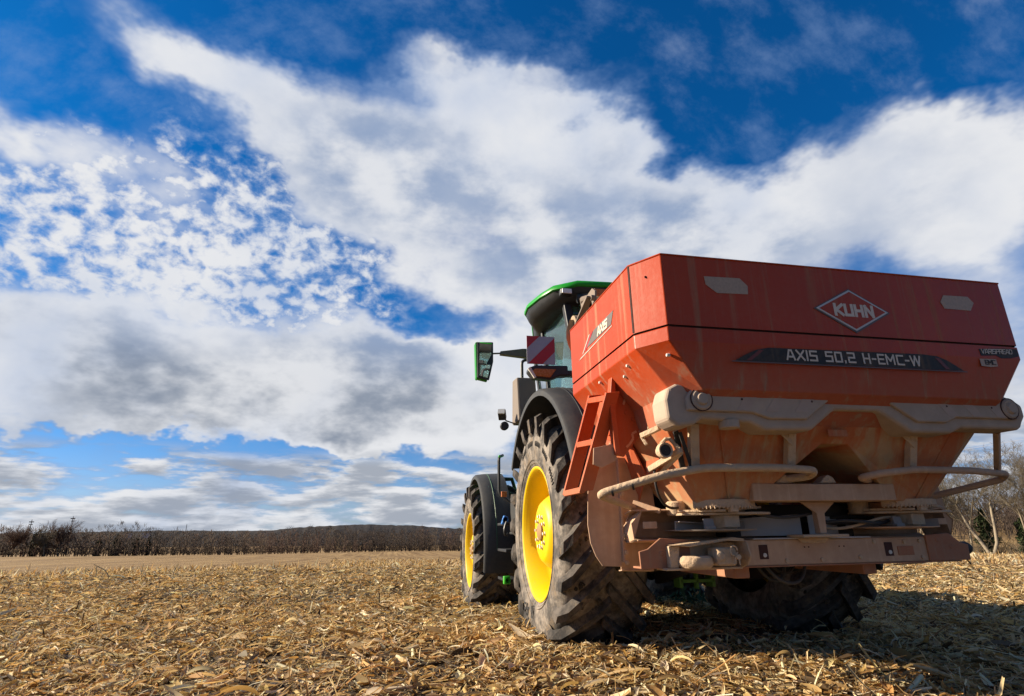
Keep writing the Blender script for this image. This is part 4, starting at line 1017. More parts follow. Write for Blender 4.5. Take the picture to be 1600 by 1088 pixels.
# ---- left: castor folded in its bracket on the beam
for s in (-1,):
    mb = MB()
    mb.box((-1.03,-1.84,.765),(-.54,-1.70,.778)); mb.box((-1.02,-1.79,.775),(-.55,-1.782,.915))
    mb.prism([(-1.0,.905),(-.62,.945),(-.545,.935),(-.55,.92),(-.66,.925),(-.90,.895)], 1, -1.90, -1.79)
    mb.prism([(-1.84,.772),(-1.90,.79),(-1.945,.84),(-1.92,.915),(-1.84,.935),(-1.78,.935),(-1.78,.772)], 0, -.550, -.540)
    mb.prism([(-1.0,.78),(-.945,.78),(-.93,.90),(-1.0,.90)], 1, -1.83, -1.785)
    br = mb.build('castor_bracket', M['tan'], sp, .005)
    mb = MB(); mb.lathe([(-.012,.02),(-.012,.085),(0,.098),(.022,.105),(.045,.098),(.055,.085),(.055,.02)], (-.845,-1.84,.79), 2, 32); mb.build('castor_wheel', M['tan'], br)
    mb = MB(); mb.box((-.755,-1.945,.79),(-.635,-1.82,.89)); mb.lathe([(-.006,.001),(-.006,.03),(.01,.032)], (-.735,-1.948,.84), 1, 18); mb.build('castor_fork', M['tan'], br, .016, 3)
    mb = MB(); mb.lathe([(-.03,.001),(-.03,.014),(.03,.016)], (-.645,-1.95,.838), 1, 14)
    ringp = [(-.665+.022*math.cos(a_), -1.965, .872+.026*math.sin(a_)) for a_ in [i*.5 for i in range(13)]]; mb.tube(ringp, .005, 6)
    mb.bar((-.655,-1.97,.85), (-.675,-1.97,.80), .006, .006); mb.bar((-.645,-1.972,.85), (-.64,-1.972,.795), .006, .006)
    mb.build('lynch_pin', M['tan'], br)
# ---- ladder folded on the left flank, with its bracket plate
mb = MB()
T0, T1 = Vector((-1.315,-1.50,1.87)), Vector((-1.315,-1.815,1.815)); B0, B1 = Vector((-1.46,-1.28,1.225)), Vector((-1.46,-1.625,1.225))
lad = None
for a_, b_ in ((T0, B0), (T1, B1)):
    mb = MB(); mb.bar(a_, b_, .012, .030, (0,1,0)); mb.bar(a_+Vector((.045,.0,.0)), b_+Vector((.045,0,0)), .07, .008, (0,1,0)) if False else None
    d_ = (b_-a_)
    mb.sheet([a_+Vector((0,0,0)), b_, b_+Vector((.085,.0,.01)), a_+Vector((.085,0,.01))], .010)
    o_ = mb.build('ladder_rail', M['red_part'], sp, .002)
for u in (.055, .50, .985):
    a_ = T0.lerp(B0, u); b_ = T1.lerp(B1, u); mb = MB(); mb.bar(a_+Vector((.012,0,0)), b_+Vector((.012,0,0)), .034, .036, (0,0,1)); mb.build('rung', M['red_part'], sp, .003)
mb = MB(); mb.prism([(-1.405,1.475),(-1.26,1.505),(-1.26,1.40),(-1.36,1.355),(-1.415,1.375)], 1, -1.772, -1.762); mb.build('ladder_hinge', M['brown'], sp, .003)
mb = MB(); mb.prism([(-1.245,1.965),(-1.205,1.965),(-.995,1.735),(-1.0,1.655),(-1.205,1.425),(-1.262,1.435),(-1.275,1.74)], 1, -1.756, -1.744); pl = mb.build('ladder_plate', M['red_part'], sp, .003)
mb = MB(); mb.prism([(-1.262,1.965),(-1.236,1.965),(-1.256,1.745),(-1.246,1.43),(-1.276,1.435),(-1.292,1.745)], 1, -1.80, -1.74); mb.build('plate_flange', M['red_part'], pl, .003)
mb = MB()
for (x, z) in ((-1.17,1.70),(-1.13,1.655),(-1.09,1.64)): mb.lathe([(-.008,.001),(-.008,.011),(0,.012)], (x,-1.756,z), 1, 12)
mb.build_each('plate_bolt', M['red_part'], pl)
# strips for the curved slots; sunlit metal behind is painted as bright colour
mb = MB()
def arc_slot(pts, w):
    for i in range(len(pts)-1):
        a_, b_ = Vector((pts[i][0], 0, pts[i][1])), Vector((pts[i+1][0], 0, pts[i+1][1])); mb.bar((a_.x,-1.757+.0004*i,a_.z), (b_.x,-1.757+.0004*i,b_.z), .003, w, (0,1,0)) if False else mb.bar((a_.x,-1.7565-.0003*i,a_.z), (b_.x,-1.7565-.0003*i,b_.z), w, .003, (0,1,0))
arc_slot([(-1.165,1.875),(-1.155,1.845),(-1.165,1.80),(-1.185,1.755)], .014); arc_slot([(-1.11,1.585),(-1.14,1.57),(-1.135,1.54),(-1.165,1.50),(-1.185,1.485)], .014)
mb.build_each('slot_lit_strip', dusty('slot_painted_sunlit', (.75,.30,.16), DUST, None, None, .2, .3, .4), pl)
mb = MB(); mb.prism([(-1.78,1.96),(-1.40,1.965),(-1.34,1.80),(-1.45,1.58),(-1.72,1.52)], 0, -1.215, -1.205); mb.lathe([(-.02,.001),(-.02,.016),(0,.018)], (-1.215,-1.50,1.74), 0, 12); mb.lathe([(-.03,.001),(-.03,.025),(0,.028)], (-1.215,-1.62,1.60), 0, 14); mb.build('ladder_backplate', M['red_part'], sp, .003)
# ---- working lamp with its bracket on the left cone
mb = MB(); mb.sheet([(-1.02,-2.14,1.425),(-1.03,-1.90,1.34),(-1.015,-1.90,1.32),(-1.005,-2.14,1.40)], .03); mb.bar((-1.10,-1.86,1.335),(-1.03,-2.16,1.415), .02, .035); lb = mb.build('lamp_bracket', M['tan'], sp, .004)
mb = MB(); mb.lathe([(0,.001),(.004,.030),(-.004,.036),(-.004,.042),(.03,.045),(.07,.03),(.08,.001)], (-1.115,-2.14,1.415), 1, 24); mb.tube([(-1.12,-2.10,1.455),(-1.10,-2.12,1.48),(-1.08,-2.13,1.48),(-1.05,-2.13,1.45),(-1.03,-2.15,1.41)], .012, 8); mb.build('work_lamp', M['tan'], lb)
mb = MB(); mb.lathe([(0,.001),(0,.031)], (-1.115,-2.1405,1.415), 1, 20); mb.build('lamp_glass', M['dark'], lb)
mb = MB(); mb.bar((-1.19,-2.0,1.515),(-1.13,-2.12,1.545), .03, .03); mb.bar((-1.17,-2.05,1.54),(-1.05,-2.16,1.575), .012, .012); mb.bar((-1.19,-2.0,1.515),(-1.17,-2.02,1.46), .015, .02); mb.build('latch', M['tan'], sp, .004)

# ---- small things: folded lip, rivets, stickers, hoses, cables, grease nipples
mb = MB(); mb.tube([Vector(q) for q in rg(2.480)] + [Vector(rg(2.480)[0])], .005, 6); mb.build('rolled_lip', M['red'], ext)
mb = MB()
for (x, z) in ((-.86,.90),(-.46,.81),(-.20,.80),(.05,.80),(.33,.81),(.45,.90),(.68,.895),(.80,.80),(.80,.90)): mb.lathe([(0,.001),(0,.013),(-.010,.013),(-.011,.001)], (x, -1.78, z), 1, 6, smooth=False)
mb.build_each('beam_bolt', M['tan'], beam)
def hose(pts, r, mat, name='hose'):
    mb = MB(); mb.tube(pts, r, 8); return mb.build(name, mat, sp)
hose(bez((-1.08,-1.9,1.33), (-1.12,-1.96,1.15), (-.98,-1.8,1.10), (-.88,-1.76,1.12), 12), .008, M['dark'], 'cable')
hose(bez((-.46,-1.82,1.10), (-.30,-1.90,1.02), (-.10,-1.86,1.06), (.10,-1.80,1.10), 12), .010, M['hose'])
hose(bez((.12,-1.78,1.02), (.30,-1.86,1.06), (.42,-1.84,.98), (.58,-1.80,1.03), 12), .010, M['hose'])
hose(bez((.15,-1.74,.99), (.32,-1.80,.96), (.45,-1.80,1.06), (.62,-1.82,1.05), 12), .009, M['tan'])
hose(bez((-.25,-1.60,.80), (-.20,-1.66,.62), (.02,-1.66,.60), (.06,-1.60,.80), 12), .011, M['hose'])
for s in (-1, 1):
    mb = MB(); mb.box((s*.66-.16,-1.62,1.12),(s*.66+.16,-1.58,1.16)); mb.lathe([(0,.02),(.0,.045),(.05,.045),(.06,.02)], (s*.66+.17,-1.78,1.09), 2, 18); mb.bar((s*.66+.05,-1.93,1.10),(s*.66+.27,-1.86,1.115), .03, .012); mb.bar((s*.66-.02,-1.96,1.095),(s*.66-.22,-1.76,1.098), .022, .014); mb.build_each('lever', M['tan'], sp, bevel=.003)
    mb = MB(); mb.box((s*1.06-.045,-1.735,1.0),(s*1.06+.045,-1.725,1.04)); mb.bar((s*.98,-1.72,1.10),(s*1.10,-1.60,1.16), .02, .03); mb.build_each('shield_bracket', M['brown'], sp, bevel=.002)
mb = MB()
for k in range(7): mb.lathe([(0,.001),(-.001,.008),(-.006,.007),(-.007,.001)], (-.98+k*.012, -2.205+k*.0, 1.70-k*.02) if False else (-1.0875, -2.02+k*.13, 1.585), 0, 8)
mb.build_each('bolt', M['tan'], body)

# ================================================================ TRACTOR
tr = tag(empty('tractor', (0, 1.4, 0)), 'big green tractor with yellow wheel rims standing on the stubble in front of the spreader', 'tractor')
def wheel(side, cx, cy, cz, Rt, wid, rim, n_lug, lug_h, face_in, rot=0, sag=.045):
    """tyre with chevron lugs, dished rim, hub; axis along x; `side` -1 left, +1 right; cx = outer wall"""
    wroot = empty('wheel', (0, 0, 0)); wroot.parent = tr; COL
    x_out = cx; s = -side                         # s points inwards
    W_ = wid; Rs = Rt - lug_h
    def X(t): return x_out + s*t                  # t: 0 outer wall .. W_ inner wall
    prof = [(X(.045), rim-.01), (X(.03), rim+.012), (X(.012), rim+.05), (X(.0), rim+(Rs-rim)*.42), (X(.004), rim+(Rs-rim)*.62), (X(.03), rim+(Rs-rim)*.86), (X(.075), Rs-.012),
            (X(W_*.3), Rs+.004), (X(W_*.5), Rs+.008), (X(W_*.7), Rs+.004), (X(W_-.075), Rs-.012), (X(W_-.03), rim+(Rs-rim)*.86), (X(W_), rim+(Rs-rim)*.45), (X(W_-.012), rim+.05), (X(W_-.045), rim-.01)]
    mb = MB(); mb.lathe(prof, (0, cy, cz), 0, 96)
    for (tt, dr) in ((.020, .030), (.008, .055)):   # bead lines
        mb.lathe([(X(tt), rim+dr), (X(tt-.006), rim+dr+.006), (X(tt), rim+dr+.012)], (0, cy, cz), 0, 96)
    def squash(m_):
        out = []                                  # the carcass sags round the rim under load
        for x, y, z in m_.v:
            r_ = math.hypot(y-cy, z-cz); z += sag*min(1, max(0, (r_-rim-.02)/(Rs-rim-.02)))
            out.append((x, y, max(z, ZG+.03-.01*abs(math.sin(y*31+x*17)))))
        m_.v = out
    squash(mb); tyre = mb.build('tyre', M['tyre'], wroot, angle=50)
    # lugs, bars swept from shoulder to centre, alternately left and right
    lug = MB()
    for half in (0, 1):
        for k in range(n_lug):
            a0 = 2*math.pi*(k + .5*half)/n_lug + rot
            path = []
            for u in (0, .10, .22, .45, .72, 1.0):
                t_ = -.004 + (W_*.53)*max(0, u*1.08-.08); ang_ = a0 + (u**.9)*.50*(1.0 if Rt > .9 else 1.05)
                if u == 0: rr_, t_ = Rs - .105, .008
                elif u == .10: rr_, t_ = Rs - .02, .012
                else: rr_ = Rs + .006
                path.append((t_, ang_, rr_, u))
            vv = []; wb_, wt_ = .060, .040
            for (t_, ang_, rr_, u) in path:
                tt = t_ if half == 0 else W_ - t_
                top = (rr_ + lug_h if u > .15 else rr_ + lug_h*(.35 if u == 0 else .92)); push = (-.022 if u == 0 else (-.026 if u == .10 else -.004 if u < .3 else 0)); tt2 = tt + push*(1 if half == 0 else -1)
                for (dw, r_, tq) in ((-wb_, rr_-.01, tt), (-wt_, top, tt2), (wt_, top, tt2), (wb_, rr_-.01, tt)):
                    an = ang_ + dw/Rt; vv.append((X(tq), cy + r_*math.sin(an), cz + r_*math.cos(an)))
            n = len(path); ff = [(0,1,2,3), ((n-1)*4+3,(n-1)*4+2,(n-1)*4+1,(n-1)*4)]
            for i in range(n-1):
                for j in range(4): ff.append((i*4+j, i*4+(j+1)%4, (i+1)*4+(j+1)%4, (i+1)*4+j))
            lug.add(vv, ff)
    squash(lug); lug.build('tread', M['tread'], tyre, .008, 2)
    # mud packed between the lugs
    md = MB(); rs_ = random.Random(int(abs(cx)*100)+int(cy*7))
    for k in range(150):
        a_ = rs_.uniform(0, 6.283); tt = rs_.uniform(.05, W_-.05); sz = rs_.uniform(.008, .028); r_ = Rs + .004
        c_ = Vector((X(tt), cy + r_*math.sin(a_), cz + r_*math.cos(a_)))
        if c_.z < ZG+.02: continue
        rad_ = Vector((0, math.sin(a_), math.cos(a_))); tan_ = Vector((0, math.cos(a_), -math.sin(a_)))
        pts = [c_ + (Vector((1,0,0))*math.cos(q)+tan_*math.sin(q)*1.3)*sz*rs_.uniform(.6,1.3) for q in [i*1.047 for i in range(6)]]; tip = [p.lerp(c_, .45) + rad_*sz*.55 for p in pts]
        md.add(pts+tip, [(i,(i+1)%6,6+(i+1)%6,6+i) for i in range(6)]+[(6,7,8,9,10,11)])
    tag(md.build('mud', M['mud'], tyre), kind='stuff')
    # rim
    rp = [(X(.050), rim+.004), (X(.028), rim+.006), (X(.024), rim-.006), (X(.036), rim-.022), (X(.060), rim-.030), (X(.085), rim-.055), (X(.20), rim-.070), (X(.26), rim-.085), (X(.285), rim-.13)]
    fi = face_in
    rp2 = [(X(.285), rim-.13), (X(.270), rim-.20), (X(fi+.14), rim*.62), (X(fi+.045), rim*.50), (X(fi+.01), rim*.44), (X(fi), rim*.40), (X(fi), rim*.10)]
    mb = MB(); mb.lathe(rp, (0, cy, cz), 0, 96); mb.lathe([(X(.05), rim+.004), (X(.10), rim-.02), (X(.3), rim-.02), (X(.31), .05)], (0, cy, cz), 0, 48)
    ri = mb.build('rim', M['yellow'], wroot, angle=60)
    mb = MB(); mb.lathe(rp2, (0, cy, cz), 0, 96); mb.build('rim_disc', M['yellow'], ri, angle=50)
    mb = MB(); mb.lathe([(X(fi+.002), rim*.135), (X(fi-.018), rim*.13), (X(fi-.028), rim*.10), (X(fi-.028), .001)], (0, cy, cz), 0, 32); mb.build('hub_cap', dusty('hub_rust', (.34,.19,.07), DUST, None, None, .2, .5, .6, .2), ri)
    for k in range(10):
        a_ = 2*math.pi*k/10 + .2; mb = MB(); c_ = (X(fi), cy + rim*.235*math.sin(a_), cz + rim*.235*math.cos(a_))
        mb.lathe([(0,.001),(s*0,.020),(-s*.006,.020),(-s*.008,.014),(-s*.024,.014),(-s*.026,.001)], c_, 0, 6, smooth=False); mb.build('wheel_nut', M['chrome'], ri)
    return wroot, X
wl, XL = wheel(-1, -1.365, 0.0, .99, .985, .71, .560, 21, .062, .07)
# raised size marking on the outer wall, upside down at the bottom as the wheel stands
mb = MB(); letters(mb, 'R 42', (-1.366, .085, .38), (0,1,0), (0,0,-1), .085, .019, .3); wlab = mb.build('tyre_marking', plain('marking_rubber', (.022,.02,.019), .8), wl)
mb = MB()
for k in range(46):     # fine raised ribs / lettering ring on the wall, worn and unreadable
    a_ = R(-62 + k*2.2)
    if k % 9 in (6, 7, 8): continue
    r_ = .77; c_ = Vector((-1.3675, r_*math.sin(a_), .99 + r_*math.cos(a_))); td = Vector((0, math.cos(a_), -math.sin(a_))); rd = Vector((0, math.sin(a_), math.cos(a_)))
    mb.bar(c_-rd*.022, c_+rd*.022, .004, .009, td)
tag(mb.build('wall_rib', bpy.data.materials['marking_rubber'], wl), kind='stuff')
wr, XR = wheel(1, 1.30, 0.0, .99, .985, .71, .560, 21, .062, .07, .1)
fl, _ = wheel(-1, -1.565, 2.9, .78, .79, .60, .462, 19, .052, .07, .05)
fr_, _ = wheel(1, 1.565, 2.9, .78, .79, .60, .462, 19, .052, .07)
# ---- rear fenders: an arched shell with a turned-down outer lip
def arch(mb, cy, cz, r, xo, xi, a0, a1, n=22, th=.02, lip=.05, flare=0.0):
    rows = []
    for i in range(n+1):
        a_ = a0 + (a1-a0)*i/n; u = i/n
        rr_ = r*(1+flare*(abs(u-.5)*2)**2)
        def P(x, k): return (x, cy + (rr_+k)*math.cos(a_), cz + (rr_+k)*math.sin(a_))
        sg = 1 if xi > xo else -1
        rows.append([P(xo, -lip), P(xo, -.01), P(xo+sg*.02, .008), P(xo+sg*.12, .02), P(xi, .03), P(xi, .03-th), P(xo+sg*.12, .02-th), P(xo+sg*.03, -.012), P(xo+sg*.018, -lip)])
    m_ = len(rows[0]); vv = [p for r_ in rows for p in r_]; ff = []
    for i in range(n):
        for j in range(m_): ff.append((i*m_+j, i*m_+(j+1)%m_, (i+1)*m_+(j+1)%m_, (i+1)*m_+j))
    ff.append(tuple(range(m_))); ff.append(tuple(range(n*m_, n*m_+m_)))
    mb.add(vv, ff, True)
for s in (-1, 1):
    mb = MB(); arch(mb, .02, .99, 1.255, s*1.335, s*.72, R(32), R(157), 26, .02, .055)
    fd = mb.build('rear_fender', M['fender'], tr, angle=45)
    mb = MB(); mb.prism([(.02+1.24*math.cos(a_), .99+1.24*math.sin(a_)) for a_ in [R(32+125*i/20) for i in range(21)]] + [(-.75,1.45),(0,1.55),(.8,1.45)], 0, s*.74-.01, s*.74+.01); mb.build('fender_wall', M['fender'], fd)
    mb = MB()
    for dx in (.16, .20): 
        pts = [(s*(1.335-dx), .02+1.279*math.cos(a_), .99+1.279*math.sin(a_)) for a_ in [R(100+57*i/12) for i in range(13)]]; mb.tube(pts, .003, 5)
    mb.build_each('fender_bead', M['black'], fd)
    # front fender on a stalk
    mb = MB(); arch(mb, 2.9, .80, .945, s*1.49, s*1.14, R(55), R(196), 22, .02, .05)
    ff_ = mb.build('front_fender', M['fender'], tr, angle=45)
    mb = MB(); mb.tube([(s*1.1,2.9,1.70),(s*.95,2.9,1.70),(s*.8,2.9,1.2),(s*.6,2.9,1.0)], .03, 8); mb.build('fender_stay', M['black'], ff_)
    mb = MB(); mb.tube([(s*1.34, 2.9+.968*math.cos(a_), .80+.968*math.sin(a_)) for a_ in [R(100+80*i/10) for i in range(11)]], .004, 5); mb.build('fender_bead', plain('green_pinstripe', (.03,.12,.05), .5) if s < 0 else M['black'], ff_)
# ---- cab: pillars, glass, green roof with dark underside
def rrect(x, y0, y1, r, z, cut=0, n=6):
    pts = []
    for (cx_, cy_, a0) in ((x-r, y0+r, -90), (x-r, y1-r, 0), (-x+r, y1-r, 90), (-x+r, y0+r, 180)):
        for i in range(n+1):
            a_ = R(a0 + 90*i/n); pts.append((cx_ + r*math.cos(a_), cy_ + r*math.sin(a_), z))
    return pts
def roofring(k, z):
    half = [(.55,-.13),(.88,-.11),(1.09,.06),(1.17,.28),(1.235,.58),(1.22,.78),(1.06,1.10),(.92,1.60),(.80,2.15),(.55,2.30)]
    pts = [(x*k, .95+(y-.95)*k, z) for x, y in half]
    return pts + [(-x, y, z) for x, y, z in pts[::-1]]
mb = MB(); loft(mb, [roofring(.99, 3.335), roofring(1.0, 3.345), roofring(1.0, 3.375), roofring(.985, 3.40), roofring(.88, 3.425), roofring(.6, 3.44)], True, True)
rf = mb.build('roof', M['green'], tr, angle=40)
for p_ in rf.data.polygons: p_.use_smooth = True
rf.data.set_sharp_from_angle(angle=R(50))
mb = MB(); loft(mb, [roofring(.86, 3.205), roofring(.91, 3.22), roofring(.955, 3.255), roofring(.975, 3.30), roofring(.985, 3.334)], True, True); ln_ = mb.build('roof_liner', M['black'], rf)
for p_ in ln_.data.polygons: p_.use_smooth = True
ln_.data.set_sharp_from_angle(angle=R(55))
mb = MB(); mb.tube([(-.88,-.09,3.20),(-.6,-.13,3.23),(0,-.14,3.235),(.6,-.13,3.23),(.88,-.09,3.20)], .045, 10); mb.build('roof_spoiler', M['black'], rf)
for s in (-1, 1):
    mb = MB(); mb.box((s*.99-.06,-.11,3.235),(s*.99+.06,-.03,3.30)); hl = mb.build('work_lamp', M['black'], rf, .012)
    mb = MB(); mb.box((s*.99-.05,-.122,3.242),(s*.99+.05,-.109,3.293)); mb.build('lamp_lens', M['white'], hl, .006)
    mb = MB(); mb.box((s*.66-.06,-.20,3.08),(s*.66+.06,-.14,3.13)); ml = mb.build('marker_lamp', M['amber'], rf, .006)
mb = MB(); mb.tube([(-.88,1.5,3.36),(-.88,1.5,3.74)], .006, 6); mb.build('antenna', M['black'], rf)
mb = MB(); mb.box((-.95,.95,3.02),(-.87,1.1,3.10)); mb.build('roof_lamp', M['black'], rf, .01)
# body of the cab
def quadglass(name, q):
    mb = MB(); mb.sheet(q, .006); return mb.build(name, M['glass'], tr)
PB = {(-1,0): (-.80,.28), (1,0): (.80,.28), (-1,1): (-.82,1.0), (1,1): (.82,1.0), (-1,2): (-.66,1.98), (1,2): (.66,1.98)}
for s in (-1, 1):
    for (xb, yb, xt, yt, w_) in ((.76,.05,.92,.14,.085), (.85,.95,.95,.98,.06), (.62,1.98,.80,1.95,.07)):
        mb = MB(); mb.bar((s*xb, yb, 1.75), (s*xt, yt, 3.24), w_, w_, (0,1,0)); mb.build('cab_pillar', M['black'], tr, .012)
    quadglass('side_window', [(s*.79,.10,1.95),(s*.85,.93,1.80),(s*.95,.96,3.22),(s*.92,.16,3.22)])
    quadglass('door_window', [(s*.83,1.0,1.55),(s*.62,1.95,1.45),(s*.81,1.93,3.22),(s*.95,1.0,3.22)])
quadglass('rear_window', [(-.72,.03,2.02),(.72,.03,2.02),(.88,.13,3.22),(-.88,.13,3.22)])
quadglass('windscreen', [(.60,2.0,1.6),(-.60,2.0,1.6),(-.79,1.97,3.22),(.79,1.97,3.22)])
mb = MB(); mb.bar((-.70,.015,2.42),(-.10,.02,2.62), .02, .02); mb.tube([(-.05,.0,2.10),(-.45,-.01,2.45)], .012, 6); mb.build('rear_wiper', M['black'], tr)
mb = MB(); mb.box((-.82,.06,1.35),(.82,1.95,1.80)); mb.box((-.60,.1,1.80),(.60,1.9,1.9)); mb.build('cab_floor', M['black'], tr, .02)
mb = MB(); mb.prism([(.03,1.78),(.03,2.02),(.5,2.02),(1.0,1.78)], 0, -.80, -.74); mb.prism([(.03,1.78),(.03,2.02),(.5,2.02),(1.0,1.78)], 0, .74, .80); mb.box((-.74,.0,1.80),(.74,.035,2.02)); mb.prism([(-.86,1.80),(-.60,1.80),(-.60,2.16)], 1, -.02, .03); mb.build('cab_skirt', M['green'], tr, .012)
# seat and steering column seen through the glass
mb = MB(); mb.box((-.26,.65,1.95),(.26,1.15,2.10)); mb.bar((0,.70,2.05),(0,.58,2.75), .48, .12, (0,1,0)); mb.bar((0,.585,2.76),(0,.57,2.95), .26, .10, (0,1,0)); mb.build('seat', M['black'], tr, .05, 3)
mb = MB(); mb.bar((0,1.85,1.9),(0,1.55,2.35), .16, .12); mb.lathe([(0,.19),(.012,.20),(.024,.19),(.012,.18),(0,.19)], (0,1.5,2.40), 1, 24); mb.build('steering_wheel', M['black'], tr, .01)
# ---- fender lamp arms with warning board on the left (and right)
for s in (-1, 1):
    mb = MB(); mb.bar((s*.78,-.06,2.42),(s*1.14,-.07,2.425), .05, .10, (0,1,0)); mb.prism([(s*1.02,2.49),(s*1.34,2.48),(s*1.40,2.455),(s*1.41,2.42),(s*1.36,2.355),(s*1.20,2.345),(s*1.10,2.385),(s*1.02,2.39)], 1, -.13, -.03); arm = mb.build('lamp_arm', M['black'], tr, .012)
    mb = MB(); mb.prism([(s*1.14,2.445),(s*1.34,2.445),(s*1.375,2.42),(s*1.34,2.372),(s*1.20,2.362)], 1, -.142, -.128); mb.build('tail_lamp', M['amber'], arm, .006)
    mb = MB(); mb.prism([(s*1.39,2.46),(s*1.415,2.44),(s*1.355,2.35),(s*1.335,2.36)], 1, -.146, -.12); mb.build('lamp_trim', M['chrome'], arm, .003)
    x0, x1 = s*1.412, s*1.138; z0, z1 = 2.498, 2.775
    mb = MB(); mb.box((min(x0,x1), -.106, z0), (max(x0,x1), -.10, z1)); bd = mb.build('warning_board', M['board_white'], tr)
    xa, xb = min(x0,x1), max(x0,x1); q = lambda u, v: ((xa + (xb-xa)*u) if s < 0 else (xb - (xb-xa)*u), z0 + (z1-z0)*v)
    mb = MB(); mb.prism([q(0,.55), q(.46,1), q(0,1)], 1, -.109, -.106); mb.prism([q(.03,0), q(.54,0), q(1,.46), q(1,.96)], 1, -.109, -.106); mb.build('board_stripe', M['board_red'], bd)
    mb = MB(); mb.tube([(s*1.27,-.09,2.49),(s*1.27,-.09,2.44)], .012, 6); mb.box((s*1.27-.02,-.10,2.52),(s*1.27+.02,-.085,2.75)); mb.build('board_post', M['black'], bd)
    # mirror and its arm on the front pillar
    mb = MB(); mb.prism([(s*x, z) for x, z in ((1.615,3.335),(1.40,3.345),(1.40,3.08),(1.455,2.83),(1.605,2.855))], 1, 1.80, 1.825); mir = mb.build('mirror', M['black'], tr, .01)
    for poly in (((1.59,3.31),(1.425,3.315),(1.425,3.09),(1.435,3.045),(1.59,3.045)), ((1.59,3.025),(1.44,3.025),(1.475,2.86),(1.588,2.878))):
        mb = MB(); zc = 3.17 if poly[0][1] > 3.1 else 2.94        # the glasses are tilted down and in towards the cab
        fr_y = [(s*x, 1.775 + (1.51-x)*.30 - (z-zc)*.16, z) for x, z in poly]; n_ = len(poly)
        mb.add(fr_y + [(a_, 1.815, c_) for a_, b_, c_ in fr_y], [tuple(range(n_))] + [(i, (i+1) % n_, n_+(i+1) % n_, n_+i) for i in range(n_)]); mb.build('mirror_glass', M['mirror'], mir)
    mb = MB(); mb.prism([(s*x, z) for x, z in ((1.635,3.33),(1.60,3.345),(1.60,2.845),(1.62,2.86))], 1, 1.81, 1.93); mb.prism([(s*x, z) for x, z in ((1.62,3.34),(1.42,3.345),(1.47,2.83),(1.61,2.86))], 1, 1.86, 1.93); mb.build('mirror_shell', M['green'], mir, .02, 3)
    mb = MB(); mb.tube([(s*1.42,1.85,3.20),(s*1.28,1.86,3.215)], .012, 8); mb.prism([(s*x, z) for x, z in ((1.30,3.195),(1.30,3.235),(1.00,3.285),(.80,3.29),(.80,3.19),(.95,3.165))], 1, 1.83, 1.91); mb.build('mirror_arm', dusty('arm_grey', (.16,.15,.14), DUST, None, None, .1, .2, .5), tr, .012)
# ---- left flank: grab rail, air box, lamps, steps and tank
for s in (-1, 1):
    mb = MB(); mb.tube(rounded([(s*.92,1.30,2.965),(s*1.14,1.30,2.965),(s*1.14,1.30,2.30)], .06), .018, 8); mb.build('grab_rail', M['black'], tr)
    mb = MB(); mb.prism([(s*x, z) for x, z in ((1.24,2.74),(1.19,2.75),(.98,2.60),(.98,2.2),(1.25,2.2))], 1, 1.28, 1.34) if False else mb.prism([(1.20,2.72),(1.45,2.74),(1.50,2.20),(1.12,2.20)], 0, min(s*1.23,s*1.0), max(s*1.23,s*1.0)); mb.build('air_box', dusty('grey_panel', (.17,.155,.14), DUST, None, None, .2, .3, .6), tr, .02)
    mb = MB(); mb.tube([(s*1.18,1.42,2.20),(s*1.34,1.30,2.22),(s*1.37,1.30,2.26)], .008, 6); fl_ = mb.build('lamp_bracket', M['black'], tr)
    mb = MB(); mb.bar((s*1.40,1.27,2.33),(s*1.37,1.36,2.255), .09, .07); mb.lathe([(0,.001),(0,.05),(.06,.05),(.09,.02)], (s*1.36,1.28,2.16), 1, 16); mb.build('side_lamp', M['black'], fl_, .01)
    mb = MB(); mb.bar((s*1.407,1.25,2.322),(s*1.402,1.265,2.316), .078, .058); mb.build('lamp_lens', M['white'], fl_)
    mb = MB(); mb.tube(rounded([(s*1.25,1.55,1.32),(s*1.375,1.60,1.42),(s*1.375,1.60,1.84),(s*1.30,1.75,1.88)], .05), .018, 8); mb.build('step_rail', M['black'], tr)
    mb = MB(); mb.box((min(s*1.16,s*.55),1.12,1.0),(max(s*1.16,s*.55),2.02,1.40)); mb.box((min(s*1.20,s*.9),1.30,.965),(max(s*1.20,s*.9),1.90,.998)); mb.build('fuel_tank', M['fender'], tr, .05, 3)
    for z in (.50,.80,1.08):
        mb = MB(); mb.box((min(s*1.36,s*1.20),1.30,z-.015),(max(s*1.36,s*1.20),1.80,z+.015)); mb.build('step', M['black'], tr, .006)
    mb = MB(); mb.lathe([(0,.001),(0,.035),(.03,.035),(.05,.02),(.05,.001)], (s*1.37,1.25,1.12), 1, 14); mb.bar((s*1.39,1.28,1.07),(s*1.36,1.28,1.16), .06, .05); mb.build('coupler_cap', M['blue'], tr, .006)
    mb = MB(); mb.tube(bez((s*1.36,1.24,1.10), (s*1.42,1.2,1.0), (s*1.38,1.22,.92), (s*1.33,1.3,.98)), .012, 6); mb.build('hose', M['black'], tr)
    mb = MB(); mb.box((s*1.39-.03,1.20,1.36),(s*1.39+.03,1.24,1.42)); mb.build('side_marker', M['amber'], tr, .006)
    mb = MB(); mb.box((s*1.36-.035,1.24,.47),(s*1.36+.035,1.30,.55)); mb.lathe([(0,.03),(.04,.02),(.04,.001)], (s*1.36,1.20,.51), 1, 10); mb.build('drain_cap', M['lime'], tr, .01)
    mb = MB(); mb.box((s*1.365-.012,1.59,1.83),(s*1.365+.012,1.62,1.865)); mb.build('rail_cap', M['lime'], tr, .008)
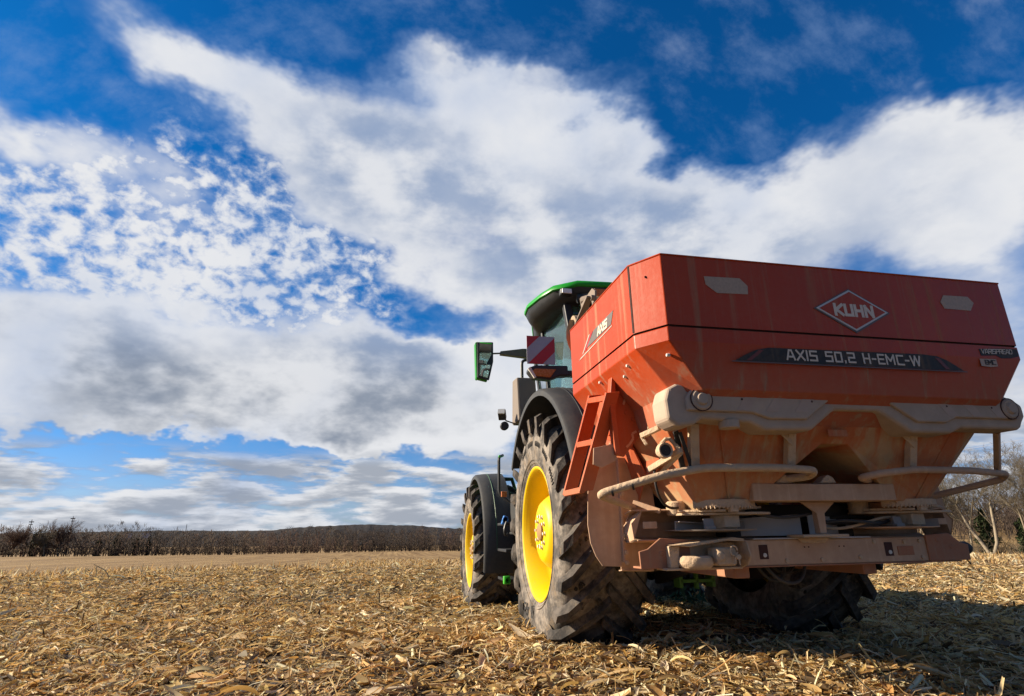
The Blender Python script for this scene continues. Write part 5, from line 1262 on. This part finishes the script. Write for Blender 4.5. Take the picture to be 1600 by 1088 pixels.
# ---- hood, chassis, axles, hitch
mb = MB(); loft(mb, [[(-.48,2.0,z0_), (-.44,4.2,z0_), (-.30,4.45,z0_), (.30,4.45,z0_), (.44,4.2,z0_), (.48,2.0,z0_)] for z0_ in (1.15,1.75)] + [[(-.42,2.0,2.06), (-.36,4.1,1.92), (-.24,4.3,1.88), (.24,4.3,1.88), (.36,4.1,1.92), (.42,2.0,2.06)], [(-.25,2.0,2.14), (-.2,4.0,2.0), (-.15,4.15,1.96), (.15,4.15,1.96), (.2,4.0,2.0), (.25,2.0,2.14)]], True, True)
mb.build('hood', M['green'], tr, .03, 3)
mb = MB(); mb.box((-.42,2.0,.85),(.42,4.3,1.15)); mb.box((-.30,4.3,.7),(.30,4.75,1.1)); mb.build('engine_frame', M['dark'], tr, .03)
mb = MB(); mb.box((-.28,-.45,.70),(.28,2.2,1.30)); mb.lathe([(-.95,.14),(.95,.14)], (0,0,.99), 0, 20); mb.lathe([(-.5,.12),(.5,.12)], (0,2.9,.80), 0, 16); mb.box((-1.0,2.82,.70),(1.0,2.98,.88)); mb.box((-.62,-.22,.80),(.62,.25,1.20)); mb.build('transmission', M['dark'], tr, .03)
for s in (-1, 1):
    mb = MB(); mb.bar((s*.42,-.40,.62),(s*.46,-1.02,.74), .06, .10); mb.tube([(s*.50,-.25,1.5),(s*.47,-.85,.75)], .03, 8); mb.build('lift_arm', M['dark'], tr, .008)
mb = MB(); mb.box((-.42,-.80,.685),(-.14,-.70,.71)); mb.box((-.42,-.80,.605),(-.14,-.70,.63)); mb.box((-.43,-.80,.57),(-.40,-.70,.73)); mb.box((-.16,-.80,.57),(-.13,-.70,.73)); mb.box((-.29,-.80,.56),(-.27,-.75,.70)); mb.build('drawbar_frame', dusty('green_hitch', (.06,.20,.02), DUST, None, None, .1, .4, .5), tr, .004)
mb = MB(); mb.tube(bez((-.05,-1.2,.80), (.0,-1.25,.58), (.18,-1.25,.58), (.2,-1.2,.80)), .012, 8); mb.tube(bez((.1,-1.05,.85), (.2,-1.1,.62), (.35,-1.1,.62), (.42,-1.05,.82)), .010, 8); mb.build_each('hydraulic_hose', M['hose'], tr)
